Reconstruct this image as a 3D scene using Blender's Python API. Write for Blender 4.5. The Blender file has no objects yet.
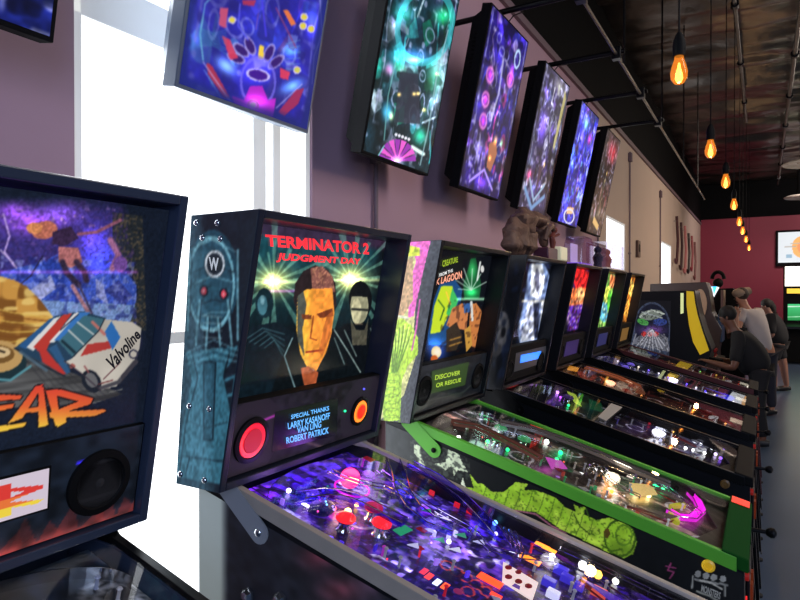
import bpy, math, random
import numpy as np
from mathutils import Vector, Matrix
C = bpy.context.scene.collection
rnd = random.Random(7)
sc = bpy.context.scene
sc.view_settings.view_transform = 'Standard'
sc.view_settings.look = 'None'
sc.view_settings.exposure = 0.0

# ---------------------------------------------------------------- camera
F = 620.0; HC = 1.68
TH = math.radians(30.37); PIT = math.atan2(300-295.06, F)
cs, sn = math.cos(TH), math.sin(TH)
FW = Vector((-sn*math.cos(PIT), cs*math.cos(PIT), math.sin(-PIT)))
RT = Vector((cs, sn, 0)); UP = RT.cross(FW)
CAM = Vector((0, 0, HC))
cam = bpy.data.cameras.new('camera'); co = bpy.data.objects.new('camera', cam); C.objects.link(co)
cam.sensor_width = 36; cam.lens = F/800*36; cam.clip_start = .02; cam.clip_end = 200
co.matrix_world = Matrix.Translation(CAM) @ Matrix((RT, UP, -FW)).transposed().to_4x4()
sc.camera = co

def at(px, py, depth):
    """point seen at a photo position at a given distance along the view axis"""
    return CAM + (FW + RT*((px-400)/F) + UP*((300-py)/F))*depth

def on_plane(px, py, o, nrm):
    r = FW + RT*((px-400)/F) + UP*((300-py)/F)
    return CAM + r*((Vector(o)-CAM).dot(nrm)/r.dot(nrm))

# ---------------------------------------------------------------- colours and materials
def lin(c):
    return tuple((x/12.92 if x <= .04045 else ((x+.055)/1.055)**2.4) for x in [v/255 for v in c])

MATS = {}
def mat(name, col, rough=.5, metal=0., emit=None, es=0., var=0., scale=8., bump=0., coat=0., alpha=1., sample=False):
    if name in MATS: return MATS[name]
    m = bpy.data.materials.new(name); m.use_nodes = True
    nt = m.node_tree; b = nt.nodes['Principled BSDF']
    c = lin(col)
    b.inputs['Base Color'].default_value = (*c, 1)
    b.inputs['Roughness'].default_value = rough
    b.inputs['Metallic'].default_value = metal
    if coat: b.inputs['Coat Weight'].default_value = coat; b.inputs['Coat Roughness'].default_value = .06
    if emit: b.inputs['Emission Color'].default_value = (*lin(emit), 1); b.inputs['Emission Strength'].default_value = es
    if var or bump:
        tc = nt.nodes.new('ShaderNodeTexCoord'); nz = nt.nodes.new('ShaderNodeTexNoise')
        nz.inputs['Scale'].default_value = scale; nz.inputs['Detail'].default_value = 6
        nt.links.new(tc.outputs['Object'], nz.inputs['Vector'])
        if var:
            mx = nt.nodes.new('ShaderNodeMix'); mx.data_type = 'RGBA'
            mx.inputs['A'].default_value = (*[x*(1-var) for x in c], 1)
            mx.inputs['B'].default_value = (*[min(1, x*(1+var)) for x in c], 1)
            nt.links.new(nz.outputs['Fac'], mx.inputs['Factor']); nt.links.new(mx.outputs['Result'], b.inputs['Base Color'])
        if bump:
            bp = nt.nodes.new('ShaderNodeBump'); bp.inputs['Strength'].default_value = bump; bp.inputs['Distance'].default_value = .02
            nt.links.new(nz.outputs['Fac'], bp.inputs['Height']); nt.links.new(bp.outputs['Normal'], b.inputs['Normal'])
    if not sample and emit: m.cycles.emission_sampling = 'NONE'
    MATS[name] = m; return m

def art_mat(es, rough=.25, base=.35, name=None, spec=.5):
    """surface whose print colour comes from the painted colours of the mesh"""
    k = name or 'printed_art_%g_%g_%g_%g' % (es, rough, base, spec)
    if k in MATS: return MATS[k]
    m = bpy.data.materials.new(k); m.use_nodes = True; nt = m.node_tree; b = nt.nodes['Principled BSDF']
    a = nt.nodes.new('ShaderNodeVertexColor'); a.layer_name = 'Col'
    s = nt.nodes.new('ShaderNodeVectorMath'); s.operation = 'SCALE'; s.inputs['Scale'].default_value = base
    nt.links.new(a.outputs['Color'], s.inputs[0]); nt.links.new(s.outputs[0], b.inputs['Base Color'])
    b.inputs['Roughness'].default_value = rough; b.inputs['Specular IOR Level'].default_value = spec
    if es:
        nt.links.new(a.outputs['Color'], b.inputs['Emission Color']); b.inputs['Emission Strength'].default_value = es
    m.cycles.emission_sampling = 'NONE'
    MATS[k] = m; return m

def glass_mat(name, tint=(255, 255, 255), f0=1.0, rough=.02, graze=.9):
    if name in MATS: return MATS[name]
    m = bpy.data.materials.new(name); m.use_nodes = True; nt = m.node_tree
    nt.nodes.remove(nt.nodes['Principled BSDF']); out = nt.nodes['Material Output']
    t = nt.nodes.new('ShaderNodeBsdfTransparent'); t.inputs[0].default_value = (*lin(tint), 1)
    g = nt.nodes.new('ShaderNodeBsdfGlossy'); g.inputs['Roughness'].default_value = rough
    g.inputs['Color'].default_value = (f0, f0, f0, 1)
    lw = nt.nodes.new('ShaderNodeLayerWeight'); lw.inputs[0].default_value = .5
    pw = nt.nodes.new('ShaderNodeMath'); pw.operation = 'POWER'; pw.inputs[1].default_value = 5; nt.links.new(lw.outputs['Facing'], pw.inputs[0])
    fr = nt.nodes.new('ShaderNodeMath'); fr.operation = 'MULTIPLY_ADD'; fr.inputs[1].default_value = graze; fr.inputs[2].default_value = .035; nt.links.new(pw.outputs[0], fr.inputs[0])
    mx = nt.nodes.new('ShaderNodeMixShader')
    nt.links.new(fr.outputs[0], mx.inputs[0]); nt.links.new(t.outputs[0], mx.inputs[1]); nt.links.new(g.outputs[0], mx.inputs[2])
    nt.links.new(mx.outputs[0], out.inputs[0])
    MATS[name] = m; return m

# ---------------------------------------------------------------- object helpers (all coordinates in world space)
def origin_of(p):
    v = Vector((0, 0, 0))
    while p is not None: v += p.location; p = p.parent
    return v

def tag(o, label=None, cat=None, group=None, kind=None):
    if label: o['label'] = label
    if cat: o['category'] = cat
    if group: o['group'] = group
    if kind: o['kind'] = kind
    return o

def thing(name, loc, label, cat, group=None):
    o = bpy.data.objects.new(name, None); C.objects.link(o); o.location = loc; o.empty_display_size = .1
    return tag(o, label, cat, group)

def link_mesh(name, verts, faces, m, parent=None, smooth=False, mats=None, fm=None):
    me = bpy.data.meshes.new(name)
    off = origin_of(parent)
    me.from_pydata([tuple(Vector(v)-off) for v in verts], [], faces)
    me.update()
    if mats:
        for q in mats: me.materials.append(q)
        me.polygons.foreach_set('material_index', fm)
    else: me.materials.append(m)
    if smooth:
        me.polygons.foreach_set('use_smooth', [True]*len(me.polygons))
        me.set_sharp_from_angle(angle=math.radians(40))
    o = bpy.data.objects.new(name, me); C.objects.link(o)
    if parent is not None: o.parent = parent
    return o

class MB:
    def __init__(s): s.v = []; s.f = []
    def add(s, vs, fs):
        k = len(s.v); s.v += [Vector(v) for v in vs]; s.f += [tuple(i+k for i in f) for f in fs]; return s
    def box(s, a, b):
        (x0, y0, z0), (x1, y1, z1) = a, b
        return s.add([(x0,y0,z0),(x1,y0,z0),(x1,y1,z0),(x0,y1,z0),(x0,y0,z1),(x1,y0,z1),(x1,y1,z1),(x0,y1,z1)],
                     [(0,3,2,1),(4,5,6,7),(0,1,5,4),(1,2,6,5),(2,3,7,6),(3,0,4,7)])
    def hexa(s, bot, top):
        return s.add(list(bot)+list(top), [(0,3,2,1),(4,5,6,7),(0,1,5,4),(1,2,6,5),(2,3,7,6),(3,0,4,7)])
    def prism(s, pts, d):
        """polygon (list of 3-vectors) extruded by d"""
        n = len(pts); d = Vector(d); p = [Vector(q) for q in pts]
        return s.add(p+[q+d for q in p], [tuple(range(n))[::-1], tuple(range(n, 2*n))]+[(i, (i+1) % n, n+(i+1) % n, n+i) for i in range(n)])
    def tube(s, path, r, n=10, cap=True):
        path = [Vector(p) for p in path]; R = r if isinstance(r, (list, tuple)) else [r]*len(path)
        rings = []; prev = None
        for i, p in enumerate(path):
            t = (path[min(i+1, len(path)-1)]-path[max(i-1, 0)]).normalized()
            a = prev if prev is not None else (Vector((0, 0, 1)) if abs(t.z) < .9 else Vector((1, 0, 0)))
            a = (a-t*a.dot(t)).normalized(); b = t.cross(a); prev = a
            rings.append([p+(a*math.cos(2*math.pi*k/n)+b*math.sin(2*math.pi*k/n))*R[i] for k in range(n)])
        vs = [v for q in rings for v in q]; fs = []
        for i in range(len(path)-1):
            for k in range(n): fs.append((i*n+k, i*n+(k+1) % n, (i+1)*n+(k+1) % n, (i+1)*n+k))
        if cap: fs += [tuple(range(n))[::-1], tuple((len(path)-1)*n+k for k in range(n))]
        return s.add(vs, fs)
    def lathe(s, o, ax, prof, n=16):
        """prof: list of (radius, height) along ax"""
        ax = Vector(ax).normalized(); a = (Vector((0, 0, 1)) if abs(ax.z) < .9 else Vector((1, 0, 0)))
        a = (a-ax*a.dot(ax)).normalized(); b = ax.cross(a); o = Vector(o); vs = []
        for r, h in prof: vs += [o+ax*h+(a*math.cos(2*math.pi*k/n)+b*math.sin(2*math.pi*k/n))*max(r, 1e-5) for k in range(n)]
        fs = [(i*n+k, i*n+(k+1) % n, (i+1)*n+(k+1) % n, (i+1)*n+k) for i in range(len(prof)-1) for k in range(n)]
        fs += [tuple(range(n))[::-1], tuple((len(prof)-1)*n+k for k in range(n))]
        return s.add(vs, fs)
    def ball(s, o, r, n=12, sq=(1, 1, 1)):
        o = Vector(o); m = n//2; vs = []; fs = []
        for i in range(m+1):
            for k in range(n):
                t = math.pi*i/m; p = 2*math.pi*k/n
                vs.append(o+Vector((math.sin(t)*math.cos(p)*sq[0], math.sin(t)*math.sin(p)*sq[1], math.cos(t)*sq[2]))*max(r, 1e-4))
        for i in range(m):
            for k in range(n): fs.append((i*n+k, (i+1)*n+k, (i+1)*n+(k+1) % n, i*n+(k+1) % n))
        return s.add(vs, fs)
    def build(s, name, m, parent=None, smooth=True, bevel=0):
        o = link_mesh(name, s.v, s.f, m, parent, smooth)
        if bevel:
            b = o.modifiers.new('edge', 'BEVEL'); b.width = bevel; b.segments = 2; b.limit_method = 'ANGLE'
        return o

# ---------------------------------------------------------------- painted panels
def smooth_noise(nx, ny, cx, cy, seed):
    g = np.random.RandomState(seed).rand(cy+2, cx+2)
    y = np.linspace(0, cy, ny)[:, None]; x = np.linspace(0, cx, nx)[None, :]
    yi = np.minimum(y.astype(int), cy); xi = np.minimum(x.astype(int), cx); fy = y-yi; fx = x-xi
    fy = fy*fy*(3-2*fy); fx = fx*fx*(3-2*fx)
    return (g[yi, xi]*(1-fy)*(1-fx)+g[yi, xi+1]*(1-fy)*fx+g[yi+1, xi]*fy*(1-fx)+g[yi+1, xi+1]*fy*fx)

class Cv:
    """a painted panel: a quad (BL, BR, TR, TL corners) divided finely, colours painted on its points.
       X, Y: panel coordinates 0..100 (viewer's left-right, bottom-top); P, Q: the same points as the photo sees them"""
    def __init__(s, corners, nx, ny, bg=(0, 0, 0), seed=1):
        s.c = [Vector(q) for q in corners]; s.nx, s.ny = nx, ny
        u = np.linspace(0, 1, nx)[None, :, None]; v = np.linspace(0, 1, ny)[:, None, None]
        bl, br, tr, tl = [np.array(q)[None, None, :] for q in s.c]
        s.W = bl*(1-u)*(1-v)+br*u*(1-v)+tr*u*v+tl*(1-u)*v
        s.U = (np.linspace(0, 100, nx)[None, :]+np.zeros((ny, 1))); s.V = (np.linspace(0, 100, ny)[:, None]+np.zeros((1, nx)))
        d = s.W-np.array(CAM); D = np.maximum(d@np.array(FW), .05)
        s.P = 400+F*(d@np.array(RT))/D; s.Q = 300-F*(d@np.array(UP))/D
        s.col = np.zeros((ny, nx, 3)); s.col[:] = bg; s.seed = seed; s.X, s.Y = s.U, s.V
    def photo(s): s.X, s.Y = s.P, s.Q; return s
    def panel(s): s.X, s.Y = s.U, s.V; return s
    def n(s, cx, cy):
        s.seed += 1; return smooth_noise(s.nx, s.ny, cx, cy, s.seed)
    def put(s, m, col, a=1.):
        m = np.clip(m*a, 0, 1)[..., None]; s.col = s.col*(1-m)+np.array(col, float)*m; return s
    def light(s, m, col): s.col = s.col+np.clip(m, 0, None)[..., None]*np.array(col, float); return s
    def mpoly(s, pts):
        m = np.zeros(s.X.shape, bool); n = len(pts); x, y = s.X, s.Y
        for i in range(n):
            x0, y0 = pts[i]; x1, y1 = pts[(i+1) % n]
            if y0 == y1: continue
            m ^= ((y0 > y) != (y1 > y)) & (x < (x1-x0)*(y-y0)/(y1-y0)+x0)
        return m
    def poly(s, pts, col, a=1.): return s.put(s.mpoly(pts).astype(float), col, a)
    def mell(s, cx, cy, rx, ry, rot=0):
        c, n = math.cos(math.radians(rot)), math.sin(math.radians(rot)); dx, dy = s.X-cx, s.Y-cy
        return np.sqrt(((dx*c+dy*n)/rx)**2+((-dx*n+dy*c)/ry)**2)
    def ell(s, cx, cy, rx, ry, col, rot=0, a=1.): return s.put((s.mell(cx, cy, rx, ry, rot) < 1).astype(float), col, a)
    def ring(s, cx, cy, rx, ry, w, col, rot=0, a=1.): return s.put((np.abs(s.mell(cx, cy, rx, ry, rot)-1) < w).astype(float), col, a)
    def glow(s, cx, cy, rx, ry, col, rot=0, k=1.): return s.light(k*np.exp(-2.2*s.mell(cx, cy, rx, ry, rot)**2), col)
    def mline(s, pts):
        d = np.full(s.X.shape, 1e9)
        for (x0, y0), (x1, y1) in zip(pts[:-1], pts[1:]):
            L = (x1-x0)**2+(y1-y0)**2+1e-9
            t = np.clip(((s.X-x0)*(x1-x0)+(s.Y-y0)*(y1-y0))/L, 0, 1)
            d = np.minimum(d, np.hypot(s.X-x0-t*(x1-x0), s.Y-y0-t*(y1-y0)))
        return d
    def line(s, pts, w, col, a=1.):
        return s.put(np.clip((w*.5-s.mline(pts))/(.35*w)+.5, 0, 1), col, a)
    def neon(s, pts, w, col, k=1.): return s.light(k*np.exp(-(s.mline(pts)/w)**2), col)
    def vgrad(s, y0, y1, c0, c1, mask=None):
        t = np.clip((s.Y-y0)/(y1-y0), 0, 1)[..., None]; g = np.array(c0, float)*(1-t)+np.array(c1, float)*t
        m = (1 if mask is None else mask.astype(float)[..., None]); s.col = s.col*(1-m)+g*m; return s
    def grain(s, cx, cy, amt, mask=None):
        n = (s.n(cx, cy)-.5)*2*amt
        if mask is not None: n = n*mask
        s.col = s.col*(1+n[..., None]); return s
    def splash(s, cx, cy, th, col, a=1., mask=None):
        m = np.clip((s.n(cx, cy)-th)*8, 0, 1)
        if mask is not None: m = m*mask
        return s.put(m, col, a)
    def blur(s, n=1):
        for _ in range(n):
            for ax in (0, 1): s.col = (np.roll(s.col, 1, ax)+2*s.col+np.roll(s.col, -1, ax))/4
        return s
    def build(s, name, m, parent=None, off=.0015):
        nx, ny = s.nx, s.ny
        nv = (s.c[1]-s.c[0]).cross(s.c[3]-s.c[0]).normalized()
        W = s.W.reshape(-1, 3)+np.array(nv)*off-np.array(origin_of(parent))
        i = np.arange(nx*ny).reshape(ny, nx)
        f = np.stack([i[:-1, :-1], i[:-1, 1:], i[1:, 1:], i[1:, :-1]], -1).reshape(-1, 4)
        me = bpy.data.meshes.new(name); me.vertices.add(len(W)); me.vertices.foreach_set('co', W.ravel())
        me.loops.add(len(f)*4); me.loops.foreach_set('vertex_index', f.ravel().astype(np.int32))
        me.polygons.add(len(f)); me.polygons.foreach_set('loop_start', np.arange(0, len(f)*4, 4, dtype=np.int32))
        me.update(calc_edges=True); me.validate()
        c = np.clip(s.col/255, 0, 1.6).reshape(-1, 3); c = np.where(c <= .04045, c/12.92, ((c+.055)/1.055)**2.4)
        at_ = me.color_attributes.new('Col', 'FLOAT_COLOR', 'POINT')
        at_.data.foreach_set('color', np.concatenate([c, np.ones((len(c), 1))], 1).ravel().astype(np.float32))
        me.materials.append(m)
        o = bpy.data.objects.new(name, me); C.objects.link(o)
        if parent is not None: o.parent = parent
        return o

def text(s, name, m, parent, quad, shear=0., bold=.0, fit=True, depth=.0006):
    """lettering fitted in a quad (BL, BR, TR, TL)"""
    cu = bpy.data.curves.new('t', 'FONT'); cu.body = s; cu.size = 1; cu.offset = bold; cu.shear = shear
    cu.align_x = 'LEFT'; cu.resolution_u = 3
    o = bpy.data.objects.new('t', cu); C.objects.link(o)
    dg = bpy.context.evaluated_depsgraph_get(); me = bpy.data.meshes.new_from_object(o.evaluated_get(dg))
    bpy.data.objects.remove(o)
    V = [v.co.copy() for v in me.vertices]; fs = [tuple(p.vertices) for p in me.polygons]
    x0, x1 = min(v.x for v in V), max(v.x for v in V); y0, y1 = min(v.y for v in V), max(v.y for v in V)
    bl, br, tr, tl = [Vector(q) for q in quad]; nv = (br-bl).cross(tl-bl).normalized()*.004
    out = []
    for v in V:
        a, b = (v.x-x0)/(x1-x0), (v.y-y0)/(y1-y0)
        out.append(bl*(1-a)*(1-b)+br*a*(1-b)+tr*a*b+tl*(1-a)*b+nv)
    bpy.data.meshes.remove(me)
    return link_mesh(name, out, fs, m, parent)

def quad_px(pts, o, nrm): return [on_plane(x, y, o, nrm) for x, y in pts]

# ---------------------------------------------------------------- materials
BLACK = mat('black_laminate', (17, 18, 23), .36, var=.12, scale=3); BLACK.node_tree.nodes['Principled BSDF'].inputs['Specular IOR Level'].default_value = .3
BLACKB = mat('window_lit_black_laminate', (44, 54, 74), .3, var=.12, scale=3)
BLK_MET = mat('black_metal', (20, 20, 22), .35, .6)
MATTE = mat('matte_black', (7, 7, 9), .7); MATTE.node_tree.nodes['Principled BSDF'].inputs['Specular IOR Level'].default_value = .15
CHROME = mat('chrome', (215, 218, 222), .12, 1)
STEEL = mat('brushed_steel', (140, 134, 128), .38, .55, var=.15, scale=30)
DULL = mat('dull_pipe_metal', (96, 92, 88), .4, .8)
GREY_MET = mat('grey_painted_metal', (150, 154, 160), .4, .1)
GREEN_PAINT = mat('lime_green_paint', (84, 166, 44), .5, 0, emit=(90, 190, 45), es=.02, var=.08)
RUBBER = mat('black_rubber', (18, 18, 18), .7)
GLASS = glass_mat('clear_glass', f0=.75)
E = lambda name, c, s: mat('glow_'+name, c, .3, emit=c, es=s)

# ---------------------------------------------------------------- the room
XW = -1.65; YB = 20.8; ZP = 3.86; ZC = 5.0
def struct(name, mb, m, **k): return tag(mb.build(name, m, None, smooth=False), kind='structure')
PURPLE = mat('mauve_wall_paint', (178, 144, 160), .7, var=.07, scale=1.5, bump=.05)
BEIGE = mat('warm_grey_wall_paint', (196, 176, 162), .7, var=.06, scale=1.5, bump=.05)
DARKW = mat('black_upper_wall', (7, 8, 10), .85, var=.15, scale=2); DARKW.node_tree.nodes['Principled BSDF'].inputs['Specular IOR Level'].default_value = .1
MAROON = mat('maroon_wall_paint', (128, 30, 56), .6, var=.1, scale=1)
# left wall with three openings
def wall_with_holes(name, y0, y1, z0, z1, holes, m):
    mb = MB(); y = y0
    for (a, b, c, d) in holes:
        mb.box((XW-.05, y, z0), (XW, a, z1)); mb.box((XW-.05, a, z0), (XW, b, c)); mb.box((XW-.05, a, d), (XW, b, z1)); y = b
    mb.box((XW-.05, y, z0), (XW, y1, z1)); return struct(name, mb, m)
wall_with_holes('wall_left', -3, 7.3, 0, ZP, [(1.03, 2.08, .12, 3.7)], PURPLE)
wall_with_holes('wall_left.001', 7.3, YB, 0, ZP, [(7.78, 8.98, .9, 2.66), (12.5, 13.96, .9, 2.70)], BEIGE)
struct('wall_left_upper', MB().box((XW-.2, -3, ZP), (XW+.02, YB, ZC+.3)), DARKW)
struct('wall_back', MB().box((XW-.2, YB, 0), (8, YB+.2, 3.95)), MAROON)
struct('wall_back_upper', MB().box((XW-.2, YB-.03, 3.95), (8, YB+.2, ZC+.3)), DARKW)
struct('wall_right', MB().box((8, -3, 0), (8.2, YB, ZC+.3)), mat('dark_plaster', (60, 50, 60), .7, var=.1))
struct('wall_front', MB().box((XW-.2, -3.2, 0), (8.2, -3, ZC+.3)), MATS['dark_plaster'])
FLOOR = mat('polished_concrete', (66, 82, 104), .3, var=.3, scale=1.3, bump=.02)
struct('floor', MB().box((XW-.2, -3.2, -.1), (8.2, YB+.2, 0)), FLOOR)
struct('baseboard_left', MB().box((XW, 2.1, 0), (XW+.02, YB, .12)), MATTE)
struct('trim_1', MB().box((XW, -3, ZP-.06), (XW+.03, YB, ZP)), mat('trim_paint', (120, 100, 108), .6, var=.05))

# ceiling: crumpled foil insulation sagging between purlins
nx, ny = 90, 340
gx = np.linspace(XW-.1, 8, nx); gy = np.linspace(-3, YB, ny)
n1 = smooth_noise(nx, ny, 7, 70, 3); n2 = smooth_noise(nx, ny, 18, 160, 4)
vs = []; 
for j in range(ny):
    for i in range(nx):
        sag = .10*abs(math.sin(math.pi*gy[j]/1.5))**.7
        vs.append((gx[i], gy[j], ZC-sag+.09*n1[j, i]+.06*n2[j, i]))
fs = [(j*nx+i, (j+1)*nx+i, (j+1)*nx+i+1, j*nx+i+1) for j in range(ny-1) for i in range(nx-1)]
FOIL = mat('dark_foil_insulation', (92, 86, 82), .30, .85, var=.5, scale=3.5, bump=.9)
ce = tag(link_mesh('ceiling', vs, fs, FOIL, None, True), kind='structure')
struct('ceiling_deck', MB().box((XW-.2, -3.2, ZC+.25), (8.2, YB+.2, ZC+.4)), DARKW)

# windows
WF = mat('window_frame_paint', (205, 206, 204), .5, emit=(222, 224, 226), es=.42, var=.04)  # frame glows on its own to imitate overexposed daylight
PANE = glass_mat('window_glass', f0=.4, graze=.15)
def window(n, y0, y1, z0, z1, vbars, hbars):
    mb = MB(); x0, x1 = XW-.045, XW-.01; w = .03
    mb.box((x0, y0, z0), (x1, y0+w, z1)); mb.box((x0, y1-w, z0), (x1, y1, z1))
    mb.box((x0, y0, z0), (x1, y1, z0+w)); mb.box((x0, y0, z1-w), (x1, y1, z1))
    for a, b in vbars: mb.box((x0-.01, a, z0), (x1+.01, b, z1))
    for a, b in hbars: mb.box((x0, y0, a), (x1, y1, b))
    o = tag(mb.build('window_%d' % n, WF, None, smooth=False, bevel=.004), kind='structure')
    MB().box((XW-.03, y0, z0), (XW-.026, y1, z1)).build('pane', PANE, o, smooth=False)
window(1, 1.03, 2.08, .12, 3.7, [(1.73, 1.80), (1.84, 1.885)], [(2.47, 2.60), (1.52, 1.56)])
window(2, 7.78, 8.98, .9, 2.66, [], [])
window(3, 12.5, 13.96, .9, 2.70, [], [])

# conduits on the wall
def conduit(py, z0, z1, label, box=True):
    r = MB().tube([(XW+.02, py, z0), (XW+.02, py, z1)], .012, 8)
    t = thing('wall_conduit', (XW+.02, py, z0), label, 'pipe', 'conduits running up the left wall')
    r.build('pipe', MATS['trim_paint'], t)
    if box: MB().box((XW, py-.04, z1-.14), (XW+.05, py+.04, z1-.02)).build('junction_box', MATS['trim_paint'], t, bevel=.004)
    for q in (.25, .6): MB().box((XW, py-.025, z0+(z1-z0)*q), (XW+.036, py+.025, z0+(z1-z0)*q+.02)).build('strap', MATS['trim_paint'], t)
conduit(2.55, .1, 3.8, 'mauve painted conduit on the wall just right of the tall window', False)
conduit(7.25, .1, 3.5, 'painted conduit on the wall where mauve paint meets beige')
conduit(9.2, .1, 3.7, 'thin conduit with junction box right of the first small window')
conduit(12.2, .1, 3.6, 'thin conduit with junction box left of the narrow bright window')
t = thing('wall_thermostat', (XW, 9.9, 2.35), 'small dark thermostat on the beige wall between two small windows', 'thermostat')
MB().box((XW, 9.78, 2.25), (XW+.04, 9.98, 2.5)).build('thermostat_case', mat('brown_plastic', (92, 66, 56), .5), t, bevel=.008)
MB().box((XW+.041, 9.83, 2.33), (XW+.045, 9.93, 2.44)).build('dial', MATTE, t)
# hanging hook shaped decorations far along the wall
hk = [(14.3, 3.35, 2.35, (70, 30, 36)), (15.1, 3.3, 2.25, (60, 26, 30)), (15.9, 3.3, 2.2, (196, 120, 120)), (16.7, 3.2, 2.22, (34, 22, 24)), (17.5, 3.2, 2.3, (150, 60, 66)), (18.3, 3.1, 2.1, (120, 70, 66))]
for i, (y, z1, z0, c) in enumerate(hk):
    pts = [(XW+.06, y, z1), (XW+.08, y+.05, (z0+z1)/2), (XW+.07, y, z0+.1)]+[(XW+.07, y-.14+.14*math.cos(a), z0+.1-.1*math.sin(a)) for a in np.linspace(.3, 3.0, 7)]
    q = thing('wall_hook_sculpture', (XW+.06, y, z0), ['dark red hook shaped wall decoration, nearest of the row past the narrow window', 'maroon hook shaped wall decoration, second along the row', 'pale pink hook shaped wall decoration in the row', 'nearly black hook shaped wall decoration in the row', 'rose red hook shaped wall decoration near the far corner', 'brown hook shaped wall decoration closest to the maroon wall'][i], 'decoration', 'hook shaped decorations on the far left wall')
    MB().tube(pts, .028, 8).build('curved_bar', mat('hook_%d' % i, c, .35), q)
    MB().tube([(XW, y, z1-.1), (XW+.08, y, z1-.1)], .015, 6).build('wall_pin', CHROME, q)

# ---------------------------------------------------------------- overhead pipes
def beam_pipe(x, z, y0, y1, r, label, name='overhead_pipe'):
    t = thing(name, (x, y0, z), label, 'pipe')
    MB().tube([(x, y0, z), (x, y1, z)], r, 10).build('pipe', DULL, t)
    y = y0+.8
    while y < y1:
        MB().lathe((x, y-.04, z), (0, 1, 0), [(r*1.9, 0), (r*1.9, .08)], 10).build('coupling', BLK_MET, t)
        MB().tube([(x, y, z), (x, y, ZC-.04)], .006, 6).build('hanger_rod', BLK_MET, t)
        y += 1.9
    return t
beam_pipe(-.27, 4.72, -1, 12.5, .022, 'shiny conduit with black couplings under the foil ceiling, the left one')
beam_pipe(.33, 4.72, -1, 20, .026, 'long thin pipe under the foil ceiling, the right hand one')
t = thing('support_rail', (-.85, 0, 3.28), 'black pipe rail with clamps that carries the television bars', 'rail')
MB().tube([(-.85, -1.5, 3.28), (-.85, 11.5, 3.28)], .010, 10).build('pipe', DULL, t)
for y in np.arange(.5, 11.5, 1.88): MB().tube([(-.85, y+.3, 3.28), (-.85, y+.3, ZC-.02)], .008, 6).build('hanger_rod', BLK_MET, t)

# ---------------------------------------------------------------- ceiling diffusers
for i, (y, z) in enumerate([(14.2, 4.2), (19.0, 4.2)]):
    x = [.75, .90][i]
    t = thing('ceiling_diffuser', (x, y, z), ['round white ringed air diffuser hanging nearer under the black ceiling', 'round white ringed air diffuser hanging farther off by the maroon wall'][i], 'vent', 'round air diffusers')
    for r in (.46, .33, .2): MB().lathe((x, y, z+.02*(r < .4)), (0, 0, -1), [(r-.06, -.03), (r, 0), (r-.02, .02), (r-.08, -.02)], 28).build('ring', mat('diffuser_white', (190, 182, 170), .4), t)
    MB().tube([(x, y, z+.03), (x, y, ZC-.02)], .16, 16).build('duct', BLK_MET, t)

# ---------------------------------------------------------------- pendant bulbs
BULB = glass_mat('amber_bulb_glass', (255, 214, 150), f0=.6)
_nt = BULB.node_tree; _em = _nt.nodes.new('ShaderNodeEmission'); _em.inputs[0].default_value = (*lin((255, 150, 50)), 1); _em.inputs[1].default_value = .42
_ad = _nt.nodes.new('ShaderNodeAddShader'); _o = _nt.nodes['Material Output']; _l = _o.inputs[0].links[0].from_socket
_nt.links.new(_l, _ad.inputs[0]); _nt.links.new(_em.outputs[0], _ad.inputs[1]); _nt.links.new(_ad.outputs[0], _o.inputs[0]); BULB.cycles.emission_sampling = 'NONE'
def pendant(p):
    t = thing('pendant_bulb', p, '', 'light')
    x, y, z = p
    MB().tube([(x, y, z+.12), (x, y, ZC-.02)], .004, 6).build('cord', MATTE, t)
    MB().lathe((x, y, z+.07), (0, 0, 1), [(.0, 0), (.026, 0), (.028, .05), (.025, .07), (.016, .095), (.006, .11)], 14).build('socket', MATTE, t)
    g = MB().lathe((x, y, z+.075), (0, 0, -1), [(.018, 0), (.021, .02), (.031, .05), (.037, .078), (.034, .105), (.02, .126), (.002, .132)], 18).build('bulb_glass', BULB, t)
    MB().lathe((x, y, z+.04), (0, 0, -1), [(.004, 0), (.007, .02), (.015, .05), (.017, .07), (.010, .085), (.003, .09)], 10).build('filament', E('filament', (255, 196, 110), 5), t)
    return t
pos = [(679, 72, 2.78), (710.5, 150, 4.28), (725.7, 182, 5.49), (734, 205, 6.9), (739.4, 222, 8.5), (742.7, 231, 9.9), (746, 239.5, 11.5), (749, 248, 13.2)]
lab = ['glowing amber filament bulb, nearest and largest of the pendant row', 'glowing amber filament bulb, second along the pendant row', 'glowing amber filament bulb, third along the pendant row', 'glowing amber filament bulb, fourth, just above the maroon wall edge',
       'small glowing pendant bulb, fourth from the far end of the row', 'small glowing pendant bulb, third from the far end of the row', 'small glowing pendant bulb, second from the far end of the row', 'small glowing pendant bulb, last at the far end of the row']
first = None
for i, (px, py, d) in enumerate(pos):
    p = at(px, py, d)
    if first is None: first = pendant(p); o = first
    else:
        o = first.copy(); C.objects.link(o); o.location = p
        for ch in first.children:
            k = ch.copy(); C.objects.link(k); k.parent = o
    o['label'] = lab[i]; o['group'] = 'pendant filament bulbs in a row'
    l = bpy.data.lights.new('bulb_light', 'POINT'); l.energy = 5; l.color = (1, .62, .3); l.shadow_soft_size = .04
    lo = bpy.data.objects.new('bulb_light', l); C.objects.link(lo); lo.location = p+Vector((0, 0, -.12))

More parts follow.
